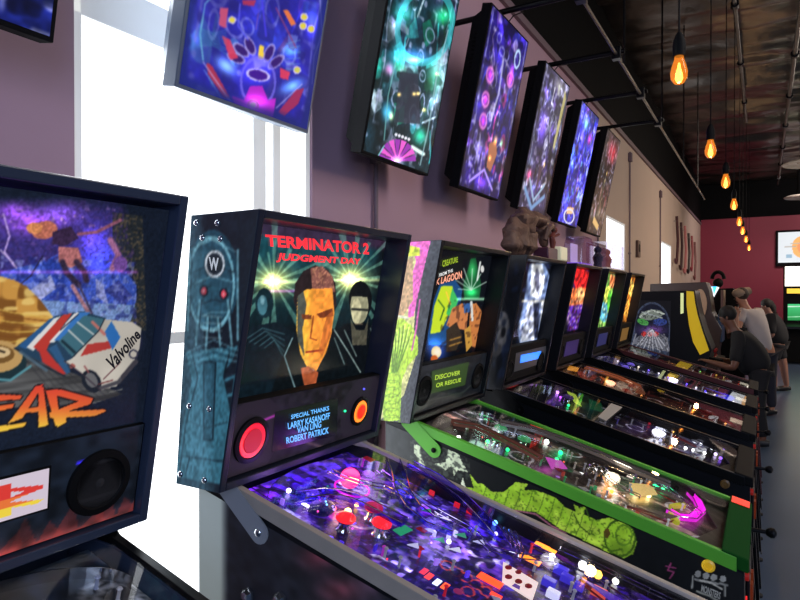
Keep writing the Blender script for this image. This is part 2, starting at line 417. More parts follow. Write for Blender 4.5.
# ---------------------------------------------------------------- pinball machines
PITCH = .941; Y1 = 1.072+.36
NB, ZB, NT, ZT = 1.136, 1.198, 1.003, 1.88        # front face of the head, bottom and top
BB, BT = 1.29, 1.232                              # back of the head
NR, ZR, NF, ZF = 1.122, 1.188, .045, .898         # side rail ends
HW = .287
def yc(k): return Y1+PITCH*(k-1)+(.018 if k == 0 else 0)
fl = math.hypot(NB-NT, ZT-ZB); FUx, FUz = (NB-NT)/fl, (ZT-ZB)/fl; FN = Vector((FUz, 0, -FUx))
def face_pt(k, u, v, rec=0.):
    return Vector((-NB+v*FUx, yc(k)-.36+u, ZB+v*FUz))-FN*rec
def face_quad(k, u0, u1, v0, v1, rec): return [face_pt(k, u0, v0, rec), face_pt(k, u1, v0, rec), face_pt(k, u1, v1, rec), face_pt(k, u0, v1, rec)]
def rail_z(n): return ZR+(ZF-ZR)*(NR-n)/(NR-NF)
N0, N1, WP = 1.20, .10, .265; DROP = .055
def pf(k, u, v, h=0.):
    """point on the playfield: u 0 back .. 100 front, v 0 left .. 100 right"""
    n = N0+(N1-N0)*u/100
    return Vector((-n, yc(k)-WP+2*WP*v/100, rail_z(n)-DROP+h))
SL = Vector((NR-NF, 0, ZF-ZR)).normalized(); PN = Vector((-SL.z, 0, SL.x))
def pfpx(k, x, y, h=0.):
    if k >= 5: y += 4.5
    q = on_plane(x, y, pf(k, 0, 0)+Vector((0, 0, h)), PN)
    n = min(max(-q.x, N1+.02), N0-.01); yy = min(max(q.y, yc(k)-.25), yc(k)+.25)
    return Vector((-n, yy, rail_z(n)-DROP+h))
def pf_canvas(k, nx=230, ny=110, bg=(10, 8, 20), seed=3):
    # viewer's left-right = along v; drawn so that X = 0..100 back to front and Y = 0..100 left to right
    return Cv([pf(k, 0, 0), pf(k, 100, 0), pf(k, 100, 100), pf(k, 0, 100)], nx, ny, bg, seed)

def stadium(a, b, r, n=10):
    """outline around segment a-b in a 2D list"""
    ang = math.atan2(b[1]-a[1], b[0]-a[0]); out = []
    for i in range(n+1):
        t = ang-math.pi/2+math.pi*i/n; out.append((b[0]+r*math.cos(t), b[1]+r*math.sin(t)))
    for i in range(n+1):
        t = ang+math.pi/2+math.pi*i/n; out.append((a[0]+r*math.cos(t), a[1]+r*math.sin(t)))
    return out

def machine(k, label, body=BLACK, head=BLACK, rail=STEEL, bar=STEEL, hinge=GREY_MET, button=None, trim=None, glass=GLASS):
    y = yc(k); t = thing('pinball_machine', (-.67, y, 0), label, 'pinball machine', 'pinball machines in a row along the left wall')
    mb = MB(); zt = .012
    prof = [(BB, .62), (BB, ZR-.004), (NR, ZR-zt), (NF, ZF-zt), (NF, .50)]
    for y0 in (y-HW, y+HW-.018): mb.prism([(-n, y0, z) for n, z in prof][::-1], (0, .018, 0))
    mb.box((-NF-.02, y-HW+.018, .50), (-NF, y+HW-.018, ZF-.03)); mb.box((-BB, y-HW+.018, .62), (-BB+.018, y+HW-.018, ZR-.01))
    mb.hexa([(-BB, y-HW+.018, .62), (-NF, y-HW+.018, .50), (-NF, y+HW-.018, .50), (-BB, y+HW-.018, .62)], [(-BB, y-HW+.018, .635), (-NF, y-HW+.018, .515), (-NF, y+HW-.018, .515), (-BB, y+HW-.018, .635)])
    mb.build('cabinet', body, t, smooth=False, bevel=.003)
    for s in (-1, 1):
        for n, zt_ in ((.075, .88), (1.2, 1.05)):
            x = -n; yy = y+s*(HW+.004); fx = .05 if n < .5 else -.04
            lg = MB()
            lg.hexa([(x-.02+fx, yy-.003, .05), (x+.02+fx, yy-.003, .05), (x+.02+fx, yy+.003, .05), (x-.02+fx, yy+.003, .05)], [(x-.03, yy-.003, zt_-.2), (x+.03, yy-.003, zt_-.2), (x+.03, yy+.003, zt_-.2), (x-.03, yy+.003, zt_-.2)])
            xe = x+.03 if n < .5 else x-.03
            lg.hexa([(xe+fx-.013, yy-s*.03-.015, .05), (xe+fx-.008, yy-s*.03-.015, .05), (xe+fx-.008, yy-s*.03+.03, .05), (xe+fx-.013, yy-s*.03+.03, .05)], [(xe-.003, yy-s*.03-.03, zt_-.2), (xe+.003, yy-s*.03-.03, zt_-.2), (xe+.003, yy-s*.03+.03, zt_-.2), (xe-.003, yy-s*.03+.03, zt_-.2)])
            L = lg.build('leg', rail, t, smooth=False)
            MB().lathe((x+fx, yy-s*.02, 0), (0, 0, 1), [(.03, 0), (.03, .012), (.008, .02), (.008, .06)], 12).build('leveler_foot', RUBBER, L)
        MB().prism([(-n, y+s*HW-(.014 if s > 0 else .006), z) for n, z in [(NR+.06, ZR-.03+.016), (NR+.06, ZR+.016), (NR, ZR), (NF+.02, ZF+.005), (NF+.02, ZF-.038), (NR, ZR-.038)]][::-1], (0, .02, 0)).build('side_rail', rail, t, smooth=False, bevel=.002)
        # hinge bracket between head and cabinet
        h0, h1 = (-1.185, 1.192), (-1.07, 1.095)
        a = y+s*(HW+.006)
        hb = MB().prism([(p, a-.002, q) for p, q in stadium(h0, h1, .029)], (0, .004, 0)).build('hinge_bracket', hinge, t, smooth=False)
        MB().lathe((h1[0], a+s*.002, h1[1]), (0, s, 0), [(.010, 0), (.010, .004), (.006, .008), (.001, .009)], 12).build('pivot_bolt', CHROME if hinge is GREY_MET else MATTE, hb)
        if button:
            b = Vector((-.14, y+s*(HW+.001), rail_z(.14)-.062))
            MB().lathe(b, (0, s, 0), [(.019, 0), (.019, .006), (.012, .009), (.010, .004)], 18).build('flipper_button', button, t)
    MB().hexa([(-NF-.06, y-HW-.004, ZF-.036+.016), (-NF+.012, y-HW-.004, ZF-.04), (-NF+.012, y+HW+.004, ZF-.04), (-NF-.06, y+HW+.004, ZF-.02)],
              [(-NF-.06, y-HW-.004, ZF+.023), (-NF+.012, y-HW-.004, ZF+.004), (-NF+.012, y+HW+.004, ZF+.004), (-NF-.06, y+HW+.004, ZF+.023)]).build('lock_bar', bar, t, smooth=False, bevel=.006)
    MB().hexa([(-NR-.05, y-HW+.016, ZR+.004), (-NF-.062, y-HW+.016, ZF+.006), (-NF-.062, y+HW-.016, ZF+.006), (-NR-.05, y+HW-.016, ZR+.004)],
              [(-NR-.05, y-HW+.016, ZR+.008), (-NF-.062, y-HW+.016, ZF+.010), (-NF-.062, y+HW-.016, ZF+.010), (-NR-.05, y+HW-.016, ZR+.008)]).build('playfield_glass', glass, t, smooth=False)
    # front: coin door, plunger, start button
    cd = MB().box((-NF, y-.14, .55), (-NF+.012, y+.14, .80)).build('coin_door', BLK_MET, t, bevel=.004)
    for s in (-.05, .05): MB().box((-NF+.012, y+s-.018, .66), (-NF+.02, y+s+.018, .74)).build('coin_slot', mat('coin_slot_amber', (90, 40, 14), .3, emit=(200, 70, 20), es=.12), cd)
    MB().lathe((-NF, y+.225, ZF-.075), (1, 0, 0), [(.022, 0), (.022, .006), (.008, .012), (.007, .055), (.012, .058), (.019, .072), (.017, .084), (.006, .09)], 16).build('plunger', BLK_MET, t)
    MB().lathe((-NF, y-.2, ZF-.08), (1, 0, 0), [(.014, 0), (.014, .01), (.01, .012)], 14).build('start_button', mat('start_button_red', (150, 30, 24), .35, emit=(220, 40, 30), es=.15), t)
    # head
    hb = MB(); w = .36; q = .02
    pr = [(-BB, ZB), (-BT, ZT), (-NT, ZT), (-NB, ZB)]
    for y0 in (y-w, y+w-q): hb.prism([(x, y0, z) for x, z in pr], (0, q, 0))
    hb.prism([(-BT-.002, y-w+q, ZT-.02), (-BT, y-w+q, ZT), (-NT, y-w+q, ZT), (-NT-.003, y-w+q, ZT-.02)], (0, 2*w-2*q, 0))
    hb.prism([(-BB, y-w+q, ZB), (-BB+.003, y-w+q, ZB+.02), (-NB+.004, y-w+q, ZB+.02), (-NB, y-w+q, ZB)], (0, 2*w-2*q, 0))
    hb.prism([(-BB, y-w+q, ZB), (-BT, y-w+q, ZT), (-BT+.015, y-w+q, ZT), (-BB+.015, y-w+q, ZB)], (0, 2*w-2*q, 0))
    H = hb.build('backbox', head, t, smooth=False, bevel=.003)
    sp = MB()
    a = face_quad(k, .02, .70, .02, .215, .055); b = face_quad(k, .02, .70, .02, .215, .02)
    sp.hexa(a, b); SP = sp.build('speaker_panel', MATTE, t, smooth=False, bevel=.004)
    return t, H, SP

def side_canvas(k, s, nx, ny, bg, seed=5, h=.40):
    y = yc(k)+s*(HW+.0005)
    b0 = Vector((-BB+.003, y, rail_z(BB)-.06)); b1 = Vector((-NF-.002, y, ZF-.04))
    H = Vector((0, 0, h))
    return Cv([b0-H, b1-H, b1, b0], nx, ny, bg, seed)
def head_side_canvas(k, nx, ny, bg, seed=5):
    y = yc(k)-.3605
    return Cv([(-BB+.002, y, ZB+.002), (-NB-.002, y, ZB+.002), (-NT-.002, y, ZT-.002), (-BT+.002, y, ZT-.002)], nx, ny, bg, seed)
def art_quad(k): return face_quad(k, .022, .698, .19, .66, .03 if k == 0 else .085)

def speaker(k, parent, px, py, r, col, es, name='speaker', u=None, v=None):
    o = face_pt(k, 0, 0, .018)
    p = on_plane(px, py, o, FN) if u is None else face_pt(k, u, v, .018)
    s = MB().lathe(p, FN, [(r*1.35, 0), (r*1.32, .006), (r*1.05, .008), (r, .004)], 30).build(name, BLK_MET if col else MATTE, parent)
    if col:
        MB().lathe(p, FN, [(r, .004), (r*.98, .007), (r*.2, .0065)], 30).build('speaker_light_ring', E(name+str(k)+'%d' % px, col, es), s)
        MB().lathe(p, FN, [(r*.72, .007), (r*.70, .009), (r*.1, .0095)], 30).build('speaker_cone', mat('cone%d%d' % (k, px), tuple(int(c*.8) for c in col), .5, emit=tuple(int(c*.82) for c in col), es=es*.7), s)
    else: MB().lathe(p, FN, [(r, .004), (r*.5, .001), (r*.25, .003), (.002, .006)], 24).build('speaker_cone', mat('paper_cone', (30, 30, 33), .8), s)
    return s

# ---- playfield pieces
PLASTIC = lambda c, es=.5: mat('plastic_%d_%d_%d_%g' % (*c, es), c, .15, emit=c, es=es)
CLEAR = glass_mat('clear_ramp_plastic', (225, 225, 255), f0=1.0, rough=.08)
def post(t, p, c=(225, 225, 235), h=.028):
    MB().lathe(p, PN, [(.005, 0), (.0035, .006), (.0035, h-.006), (.006, h-.003), (.004, h)], 8).build('post', PLASTIC(c, .25), t)
def lamp(t, p, c, r=.009, es=5):
    MB().ball(p+PN*.010, r*.72, 8).build('lamp', E('%d_%d_%d_%g' % (*c, es), c, es), t)
def bumper(t, p, c, es=1.4, r=.032):
    b = MB().lathe(p, PN, [(r*.85, 0), (r*.6, .008), (r*.55, .025), (r*.9, .027), (r*.95, .03), (r*.5, .031)], 20).build('pop_bumper', CHROME, t)
    MB().lathe(p, PN, [(r, .031), (r, .037), (r*.7, .044), (r*.3, .047), (.001, .047)], 20).build('bumper_cap', PLASTIC(c, es), b)
def plastic(t, pts, c, h=.03, es=.6, th=.002):
    MB().prism([Vector(p)+PN*h for p in pts], PN*th).build('plastic_cover', PLASTIC(c, es), t, smooth=False)
def target(t, p, c, d=None, w=.022, h=.026, es=1.):
    d = (d or Vector((0, 1, 0))).normalized(); a = d*w/2; e = PN.cross(d)*.003
    MB().hexa([p-a-e, p+a-e, p+a+e, p-a+e], [p-a-e+PN*h, p+a-e+PN*h, p+a+e+PN*h, p-a+e+PN*h]).build('target', PLASTIC(c, es), t, bevel=.001)
def insert(t, p, c, r=.012, es=2.5, sq=False, d=None):
    if sq:
        d = (d or SL).normalized(); e = PN.cross(d)*r*.7; a = d*r*1.4; q = p+PN*.0015
        MB().prism([q-a-e, q+a-e, q+a+e, q-a+e], PN*.001).build('playfield_insert', E('%d_%d_%d_%g' % (*c, es), c, es), t, smooth=False)
    else: MB().lathe(p, PN, [(r, .001), (r*.9, .0025), (.001, .003)], 14).build('playfield_insert', E('%d_%d_%d_%g' % (*c, es), c, es), t)
def ramp(t, pts, c, w=.03, es=.25, hgt=.014, m=None):
    pts = [Vector(p) for p in pts]; L = []; R = []
    for i, p in enumerate(pts):
        d = (pts[min(i+1, len(pts)-1)]-pts[max(i-1, 0)]).normalized(); e = PN.cross(d).normalized()*w/2
        L.append(p-e); R.append(p+e)
    mb = MB(); n = len(pts)
    vs = L+R+[v+PN*hgt for v in L]+[v+PN*hgt for v in R]; fs = []
    for i in range(n-1): fs += [(i, n+i, n+i+1, i+1), (i, i+1, 2*n+i+1, 2*n+i), (n+i, 3*n+i, 3*n+i+1, n+i+1)]
    o = mb.add(vs, fs).build('ramp', m or PLASTIC(c, es), t)
    e = MB().tube([v+PN*hgt for v in L], .0018, 6); e.tube([v+PN*hgt for v in R], .0018, 6)
    e.build('ramp_edge', CHROME, o)
    return o
def wire_ramp(t, pts, w=.022):
    pts = [Vector(p) for p in pts]; mb = MB(); L = []; R = []
    for i, p in enumerate(pts):
        d = (pts[min(i+1, len(pts)-1)]-pts[max(i-1, 0)]).normalized(); e = PN.cross(d).normalized()*w/2
        L.append(p-e); R.append(p+e)
    mb.tube(L, .0018, 6); mb.tube(R, .0018, 6)
    for i in range(len(pts)):
        q = [(L[i]+R[i])/2-(R[i]-L[i])/2*math.cos(a)-PN*.012*math.sin(a) for a in np.linspace(0, math.pi, 7)]
        mb.tube(q, .0015, 6)
    mb.build('wire_ramp', CHROME, t)
def flipper(t, p, ang, c=(235, 235, 240), L=.075):
    d = (SL*math.sin(ang)+PN.cross(SL)*math.cos(ang)).normalized(); e = PN.cross(d)
    pts = []
    for i in range(9): a = math.pi/2+math.pi*i/8; pts.append(p+d*math.cos(a)*.011+e*math.sin(a)*.011)
    for i in range(7): a = -math.pi/2+math.pi*i/6; pts.append(p+d*(L+math.cos(a)*.005)+e*math.sin(a)*.005)
    MB().prism([q+PN*.006 for q in pts], PN*.016).build('flipper', PLASTIC(c, .3), t, bevel=.002)
def sling(t, k, v, s, c):
    a, b, d = pf(k, 72, v), pf(k, 84, v+s*2), pf(k, 86, v+s*14)
    plastic(t, [a, b, d] if s > 0 else [a, d, b], c, .026, .8)
    for q in (a, b, d): post(t, q, (240, 240, 240))
    mb = MB().tube([a+PN*.016, b+PN*.016, d+PN*.016, a+PN*.016], .003, 6); mb.build('rubber_ring', mat('red_rubber', (160, 20, 30), .6), t)
def lane_guides(t, k, c):
    for v in (10, 90):
        MB().tube([pf(k, 60, v, .012), pf(k, 76, v, .012), pf(k, 86, v+(6 if v < 50 else -6), .012)], .003, 6).build('lane_guide', CHROME, t)
def arch(t, k):
    pts = [pf(k, 14-12*math.sin(a), 50-48*math.cos(a), .015) for a in np.linspace(0, math.pi, 22)]
    mb = MB()
    for a, b in zip(pts[:-1], pts[1:]): mb.hexa([a-PN*.015, b-PN*.015, b-PN*.015+SL*.002, a-PN*.015+SL*.002], [a+PN*.012, b+PN*.012, b+PN*.012+SL*.002, a+PN*.012+SL*.002])
    mb.build('orbit_arch', CHROME, t)
def apron(t, k, c, cards=None):
    pts = [pf(k, 90, 0, .012), pf(k, 100, 0, .012), pf(k, 100, 100, .012), pf(k, 90, 100, .012), pf(k, 94, 70, .012), pf(k, 97, 50, .012), pf(k, 94, 30, .012)]
    ap = MB().prism(pts, PN*.004).build('apron', mat('apron_%d_%d_%d' % c, c, .4), t, smooth=False)
    if cards:
        for v in (14, 82):
            q = [pf(k, 93, v-12, .018), pf(k, 99.5, v-12, .018), pf(k, 99.5, v+14, .018), pf(k, 93, v+14, .018)]
            MB().prism(q, PN*.001).build('instruction_card', mat('card_%d_%d_%d' % cards, cards, .5, emit=cards, es=(.9 if k > 3 else .3)), ap, smooth=False)  # cards given a glow of their own, stronger on the far machines
def clutter(t, k, n, cols, seed, u0=8, u1=70, lamps=True):
    r = random.Random(seed)
    for i in range(n):
        u, v = r.uniform(u0, u1), r.uniform(6, 94); c = r.choice(cols); z = r.random()
        if z < .34: post(t, pf(k, u, v), r.choice([(150, 150, 160), c]))
        elif z < .56 and lamps: lamp(t, pf(k, u, v), c, .0035+.0025*r.random(), r.choice([1, 2, 4]))
        elif z < .72:
            a = r.uniform(0, 6.28); s = r.uniform(.008, .02); q = pf(k, u, v); e = PN.cross(SL)
            plastic(t, [q+SL*math.cos(a+b)*s*(1+.6*r.random())+e*math.sin(a+b)*s for b in (0, 1.5, 2.8, 4.4)], tuple(int(q*.7) for q in c), .028+.012*r.random(), .3)
        elif z < .86: target(t, pf(k, u, v), c, SL*math.cos(i)+PN.cross(SL)*math.sin(i), .012, .018, .5)
        else: insert(t, pf(k, u, v), c, .009, 3, r.random() < .5)

def pf_print(cv, cols, seed, dens=26, k=1.):
    """busy generic playfield printing: lanes, discs, arrows, stars"""
    r = random.Random(seed); cv.panel()
    for i in range(dens):
        c = np.array(r.choice(cols), float)*r.uniform(.35, 1)*k; x, y = r.uniform(0, 100), r.uniform(0, 100)
        w = r.random()
        if w < .35: cv.glow(x, y, r.uniform(4, 14), r.uniform(6, 26), c, r.uniform(0, 180), .8)
        elif w < .6: cv.ell(x, y, r.uniform(1.5, 4), r.uniform(3, 9), c, r.uniform(0, 180), .8); cv.ring(x, y, 4, 9, .12, (230, 230, 240), 0, .5)
        elif w < .8: cv.line([(x, y), (x+r.uniform(-20, 20), y+r.uniform(-18, 18)), (x+r.uniform(5, 30), y+r.uniform(-30, 30))], r.uniform(.8, 2.2), c, .8)
        else:
            a = r.uniform(0, 6); cv.poly([(x+math.cos(a+b)*r.uniform(3, 9), y+math.sin(a+b)*r.uniform(6, 16)) for b in (0, 1.3, 2.3, 3.5, 5)], c, .75)
    cv.grain(60, 30, .5); cv.grain(25, 14, .5)
    return cv
# ======== machine 0: racing artwork, nearest on the left
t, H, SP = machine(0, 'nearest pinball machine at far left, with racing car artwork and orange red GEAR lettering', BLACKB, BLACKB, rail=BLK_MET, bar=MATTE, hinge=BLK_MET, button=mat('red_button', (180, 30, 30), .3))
cv = Cv(art_quad(0), 520, 300, (24, 32, 48), 11).photo()
lit = np.clip((138+(cv.Y-290)*.11-cv.X)/16, 0, 1)*np.clip((cv.Y-196)/18, 0, 1)
lit = lit*np.clip((352+cv.X*.0-cv.Y)/10, 0, 1); cv.put(lit, (58, 50, 120)); 
for g in [(30, 222, 34, 16, (150, 60, 190)), (62, 214, 26, 14, (110, 60, 170)), (100, 262, 26, 32, (40, 60, 210)), (12, 210, 20, 10, (120, 50, 160)), (92, 240, 20, 20, (70, 40, 180))]: cv.glow(*g)
sp_ = np.clip((cv.n(90, 70)-.78)*9, 0, 1)*lit*np.exp(-((cv.Y-222)/18)**2); cv.put(sp_, (200, 150, 230))
cv.poly([(0, 272), (40, 262), (62, 252), (80, 285), (100, 272), (118, 262), (136, 285), (136, 330), (0, 330)], (66, 96, 205), .85)
cv.poly([(40, 262), (62, 254), (66, 292), (52, 300), (56, 280)], (40, 60, 150), .9)
cv.poly([(30, 290), (50, 275), (56, 288), (40, 300)], (190, 190, 225), .8)
cv.poly([(95, 278), (103, 285), (108, 305), (96, 296)], (180, 180, 220), .7)
cv.poly([(104, 290), (118, 280), (132, 296), (124, 306)], (60, 60, 130), .7)
cv.poly([(40, 300), (136, 305), (136, 334), (60, 330)], (140, 170, 205), .75)
rocks = cv.mpoly([(112, 212), (142, 216), (146, 330), (128, 330), (138, 290), (126, 262), (112, 240)]); cv.put(rocks*.8, (44, 48, 50)); cv.splash(150, 110, .55, (96, 84, 66), .7, rocks)
mt = cv.mpoly([(0, 255), (136, 262), (136, 330), (0, 330)]); cv.splash(90, 60, .62, (150, 160, 220), .5, mt); cv.splash(70, 50, .62, (36, 44, 120), .6, mt); cv.splash(120, 90, .6, (70, 50, 110), .5, cv.mpoly([(0, 200), (120, 200), (136, 262), (0, 262)]))
cv.line([(3, 214), (9, 236), (4, 252), (14, 266)], 1.6, (200, 170, 235)); cv.line([(0, 250), (12, 262), (16, 268)], 1.6, (190, 170, 220))
# generic skier
cv.ell(44, 230, 13, 9, (190, 110, 90), -12); cv.ell(34, 228, 8, 6, (220, 140, 90)); cv.poly([(52, 232), (70, 226), (78, 238), (64, 246), (52, 244)], (58, 40, 70))
cv.line([(78, 234), (96, 232), (120, 220)], 3.2, (150, 90, 110)); cv.poly([(58, 246), (78, 248), (82, 262), (70, 268), (58, 262)], (180, 110, 110))
cv.line([(62, 262), (66, 272), (78, 285)], 6, (50, 40, 60)); cv.line([(76, 262), (84, 272), (86, 280)], 6, (60, 44, 66)); cv.line([(72, 286), (88, 312), (98, 330)], 4, (170, 120, 130)); cv.line([(78, 284), (92, 314)], 2, (70, 60, 90))
cv.line([(42, 256), (30, 276), (20, 284)], 1.2, (40, 34, 60)); cv.line([(110, 240), (118, 255), (112, 268)], 6, (170, 110, 150)); cv.ell(120, 264, 7, 8, (120, 80, 160))
cv.neon([(0, 272), (60, 272), (136, 272)], 1.6, (80, 30, 80)); cv.grain(260, 150, .22)
# hillside
hill = cv.mpoly([(-60, 262), (0, 276), (14, 280), (26, 286), (40, 300), (57, 322), (40, 345), (-60, 352)])
cv.put(hill.astype(float), (206, 150, 70)); cv.splash(40, 22, .45, (110, 66, 26), .8, hill); cv.splash(26, 50, .6, (240, 206, 120), .8, hill); 
for i in range(9): cv.line([(-40, 300+i*6), (10, 312+i*5), (50, 318+i*3.2)], 1.4, (120, 70, 30) if i % 2 else (230, 190, 90), .7)
# road, big tyre
road = cv.mpoly([(-60, 358), (20, 352), (100, 384), (122, 394), (92, 404), (-60, 410)])
cv.put(road.astype(float), (78, 78, 78)); cv.grain(12, 90, .35, road)
for i in range(8): cv.line([(22+i*5, 356), (60+i*9, 402)], 1., (50, 50, 54), .6)
cv.ell(-2, 362, 28, 20, (30, 50, 56)); cv.ell(-3, 356, 25, 16, (196, 156, 96)); cv.ell(-2, 354, 16, 9, (120, 86, 44)); cv.ell(-1, 352, 11, 5.5, (220, 190, 140)); cv.line([(-6, 349), (4, 352)], 2, (30, 24, 20))
cv.line([(-20, 378), (10, 380), (30, 366)], 2.4, (90, 150, 160))
# race car
cv.poly([(14, 348), (54, 316), (82, 311), (106, 318), (90, 345), (66, 374), (40, 362)], (40, 66, 90))
cv.poly([(18, 346), (50, 318), (56, 317), (26, 349)], (44, 90, 140)); cv.poly([(26, 347), (54, 318), (60, 316), (33, 351)], (225, 222, 216)); cv.poly([(33, 347), (62, 315), (72, 313), (48, 345), (44, 356)], (190, 60, 50)); cv.poly([(48, 343), (74, 313), (79, 312), (54, 342)], (228, 225, 220)); cv.poly([(54, 340), (79, 312), (90, 312), (60, 341)], (60, 120, 190))
cv.poly([(38, 348), (46, 350), (66, 374), (62, 374), (42, 362)], (190, 56, 50)); cv.poly([(48, 348), (56, 344), (70, 372), (66, 374)], (50, 90, 130))
cv.poly([(58, 341), (84, 315), (104, 319), (98, 331), (72, 357)], (66, 110, 124)); cv.line([(68, 330), (84, 345)], 1.4, (220, 220, 214)); cv.line([(77, 322), (94, 335)], 1.4, (220, 220, 214)); cv.line([(62, 341), (74, 352)], 3, (30, 50, 60))
hood = cv.mpoly([(104, 319), (132, 322), (141, 328), (139, 348), (133, 362), (116, 386), (100, 390), (82, 374), (64, 362), (72, 358), (98, 331)])
cv.put(hood.astype(float), (206, 198, 184)); cv.grain(16, 10, .12, hood)
cv.poly([(80, 356), (87, 344), (109, 341), (111, 348)], (188, 62, 56)); cv.poly([(104, 332), (111, 321), (120, 337), (112, 350)], (50, 116, 190)); cv.line([(92, 322), (104, 334)], 3, (200, 120, 110))
cv.ell(91, 381, 9, 12, (30, 36, 46), -30); cv.ell(91, 380, 5.5, 8, (110, 110, 112), -30); cv.line([(100, 388), (118, 382), (134, 362)], 4, (80, 78, 84)); cv.line([(103, 379), (120, 362)], .9, (90, 40, 50)); cv.ring(133, 354, 4, 4, .2, (60, 60, 80))
cv.ell(72, 366, 3, 2.4, (170, 90, 80)); cv.line([(64, 361), (82, 374), (100, 390)], 1.2, (60, 50, 60)); cv.line([(60, 330), (78, 314)], 1, (30, 40, 60)); cv.poly([(120, 376), (136, 358), (138, 362), (122, 380)], (70, 66, 74)); cv.line([(84, 366), (88, 372)], 1.5, (150, 80, 80)); cv.line([(98, 384), (112, 380)], 1.2, (120, 60, 60)); cv.line([(109, 392), (122, 389)], 1, (120, 120, 116)); cv.line([(72, 357), (98, 331), (104, 319)], 1.1, (36, 44, 56)); cv.line([(14, 348), (40, 364), (64, 376)], 1.6, (26, 34, 46)); cv.line([(20, 352), (46, 370)], 3, (90, 120, 140), .7)
# brush lettering G E A R
def stroke(pts, y0=384, y1=428):
    m = np.zeros(cv.X.shape, bool); 
    for p in pts: m |= cv.mpoly(p)
    g = m.copy()
    for dx, dy in ((1.3, 0), (-1.3, 0), (0, 1.3), (0, -1.3)):
        X, Y = cv.X, cv.Y; cv.X, cv.Y = X+dx, Y+dy
        for p in pts: g |= cv.mpoly(p)
        cv.X, cv.Y = X, Y
    cv.put(g.astype(float), (20, 16, 20))
    tt = np.clip((cv.Y-y0)/(y1-y0), 0, 1)[..., None]; c = np.where(tt < .5, (1-tt*2)*np.array([226, 66, 52])+tt*2*np.array([236, 104, 52]), (2-2*tt)*np.array([236, 104, 52])+(2*tt-1)*np.array([250, 206, 70]))
    mm = m[..., None]; cv.col = cv.col*(1-mm)+c*mm
stroke([[(-8, 394), (22, 395), (20, 399), (-8, 401)], [(-8, 406), (14, 403), (12, 408), (-8, 412)], [(-10, 396), (-3, 395), (-8, 428), (-16, 430)], [(-10, 427), (26, 422), (24, 426), (-6, 433)]])
stroke([[(35, 386), (43, 384), (22, 418), (6, 424), (10, 420)], [(38, 388), (43, 386), (48, 425), (38, 427)], [(18, 410), (42, 406), (43, 411), (14, 414)]])
stroke([[(45, 390), (56, 391), (60, 424), (55, 426), (52, 415)], [(44, 390), (60, 389), (93, 398), (90, 404), (58, 414), (56, 410), (78, 401), (58, 396)], [(48, 412), (104, 409), (106, 411), (94, 416), (50, 418)], [(55, 414), (65, 414), (66, 422), (57, 427)]])
stroke([[(-60, 398), (-26, 392), (-26, 398), (-52, 403)], [(-62, 398), (-54, 398), (-58, 430), (-66, 432)], [(-64, 428), (-22, 424), (-24, 430), (-66, 435)], [(-32, 410), (-24, 410), (-24, 428), (-32, 430)]])
cv.col *= (1-.12*np.clip((cv.X-60)/80, 0, 1))[..., None]
cv.blur(1).build('backglass', art_mat(.78, .2, .25), t)
o = face_pt(0, 0, 0, .0275)
text('Valvoline', 'lettering', mat('print_black', (26, 26, 34), .4), t, quad_px([(111, 372), (140, 336), (134, 327), (104, 359)], o, FN), bold=.03)
# speaker panel print: flames, and a blue streak painted as reflected light
cv = Cv(face_quad(0, .025, .695, .022, .213, .0195), 160, 60, (20, 26, 36), 5)
for i in range(26):
    x = i*4+2; h = 18+16*math.sin(i*2.1); cv.poly([(x-4, 0), (x+4, 0), (x+1+3*math.sin(i), h)], (86, 34, 34), .55)
cv.glow(50, 0, 80, 14, (70, 24, 20)); cv.grain(30, 12, .4)
cv.photo().neon([(78, 463), (96, 458), (112, 457)], 1.6, (40, 20, 230)); cv.panel()
cv.build('panel_print', art_mat(.8, .25, .5), SP, .0005)
speaker(0, SP, 99, 482, .05, None, 0)
speaker(0, SP, 0, 0, .05, None, 0, u=.12, v=.115)
_o = face_pt(0, 0, 0, .0175); _t, _b = on_plane(49, 468, _o, FN), on_plane(47, 508, _o, FN); _w = Vector((0, .32, 0)); a = [_b-_w, _b, _t, _t-_w]
cv = Cv(a, 150, 40, (214, 200, 214), 9)
def seg(pts):
    m = np.zeros(cv.X.shape, bool)
    for p in pts: m |= cv.mpoly(p)
    tt = np.clip(cv.Y/100, 0, 1)[..., None]; c = (1-tt)*np.array([246, 214, 60])+tt*np.array([226, 60, 50]); c = np.where(tt > .5, np.array([222, 62, 56.]), np.where(tt > .3, np.array([236, 120, 60.]), np.array([244, 214, 70.])))
    mm = m[..., None]; cv.col = cv.col*(1-mm)+c*mm
def strip(a, b, w): return [(a[0]-w, a[1]), (a[0]+w, a[1]), (b[0]+w, b[1]), (b[0]-w, b[1])]
seg([strip((6, 20), (7, 80), 3), [(4, 70), (24, 76), (24, 86), (4, 84)], [(5, 12), (24, 16), (24, 28), (5, 24)], [(19, 20), (24, 20), (24, 48), (19, 48)], [(14, 40), (24, 40), (24, 50), (14, 50)]])
seg([strip((30, 14), (31, 84), 3), [(28, 74), (46, 78), (46, 88), (28, 86)], [(28, 44), (44, 46), (44, 56), (28, 54)], [(28, 10), (46, 14), (46, 24), (28, 22)]])
seg([strip((51, 12), (59, 90), 2.6), strip((68, 8), (61, 90), 3), [(54, 34), (68, 34), (68, 44), (54, 44)]])
seg([strip((77, 10), (76, 86), 3.2), [(74, 78), (97, 62), (97, 54), (92, 54), (74, 70)], [(76, 40), (97, 54), (97, 60), (90, 60), (74, 48)], [(78, 28), (94, 18), (98, 26), (80, 40)]])
_u, _v = Vector((0, .004, 0)), Vector((FUx, 0, FUz))*.004
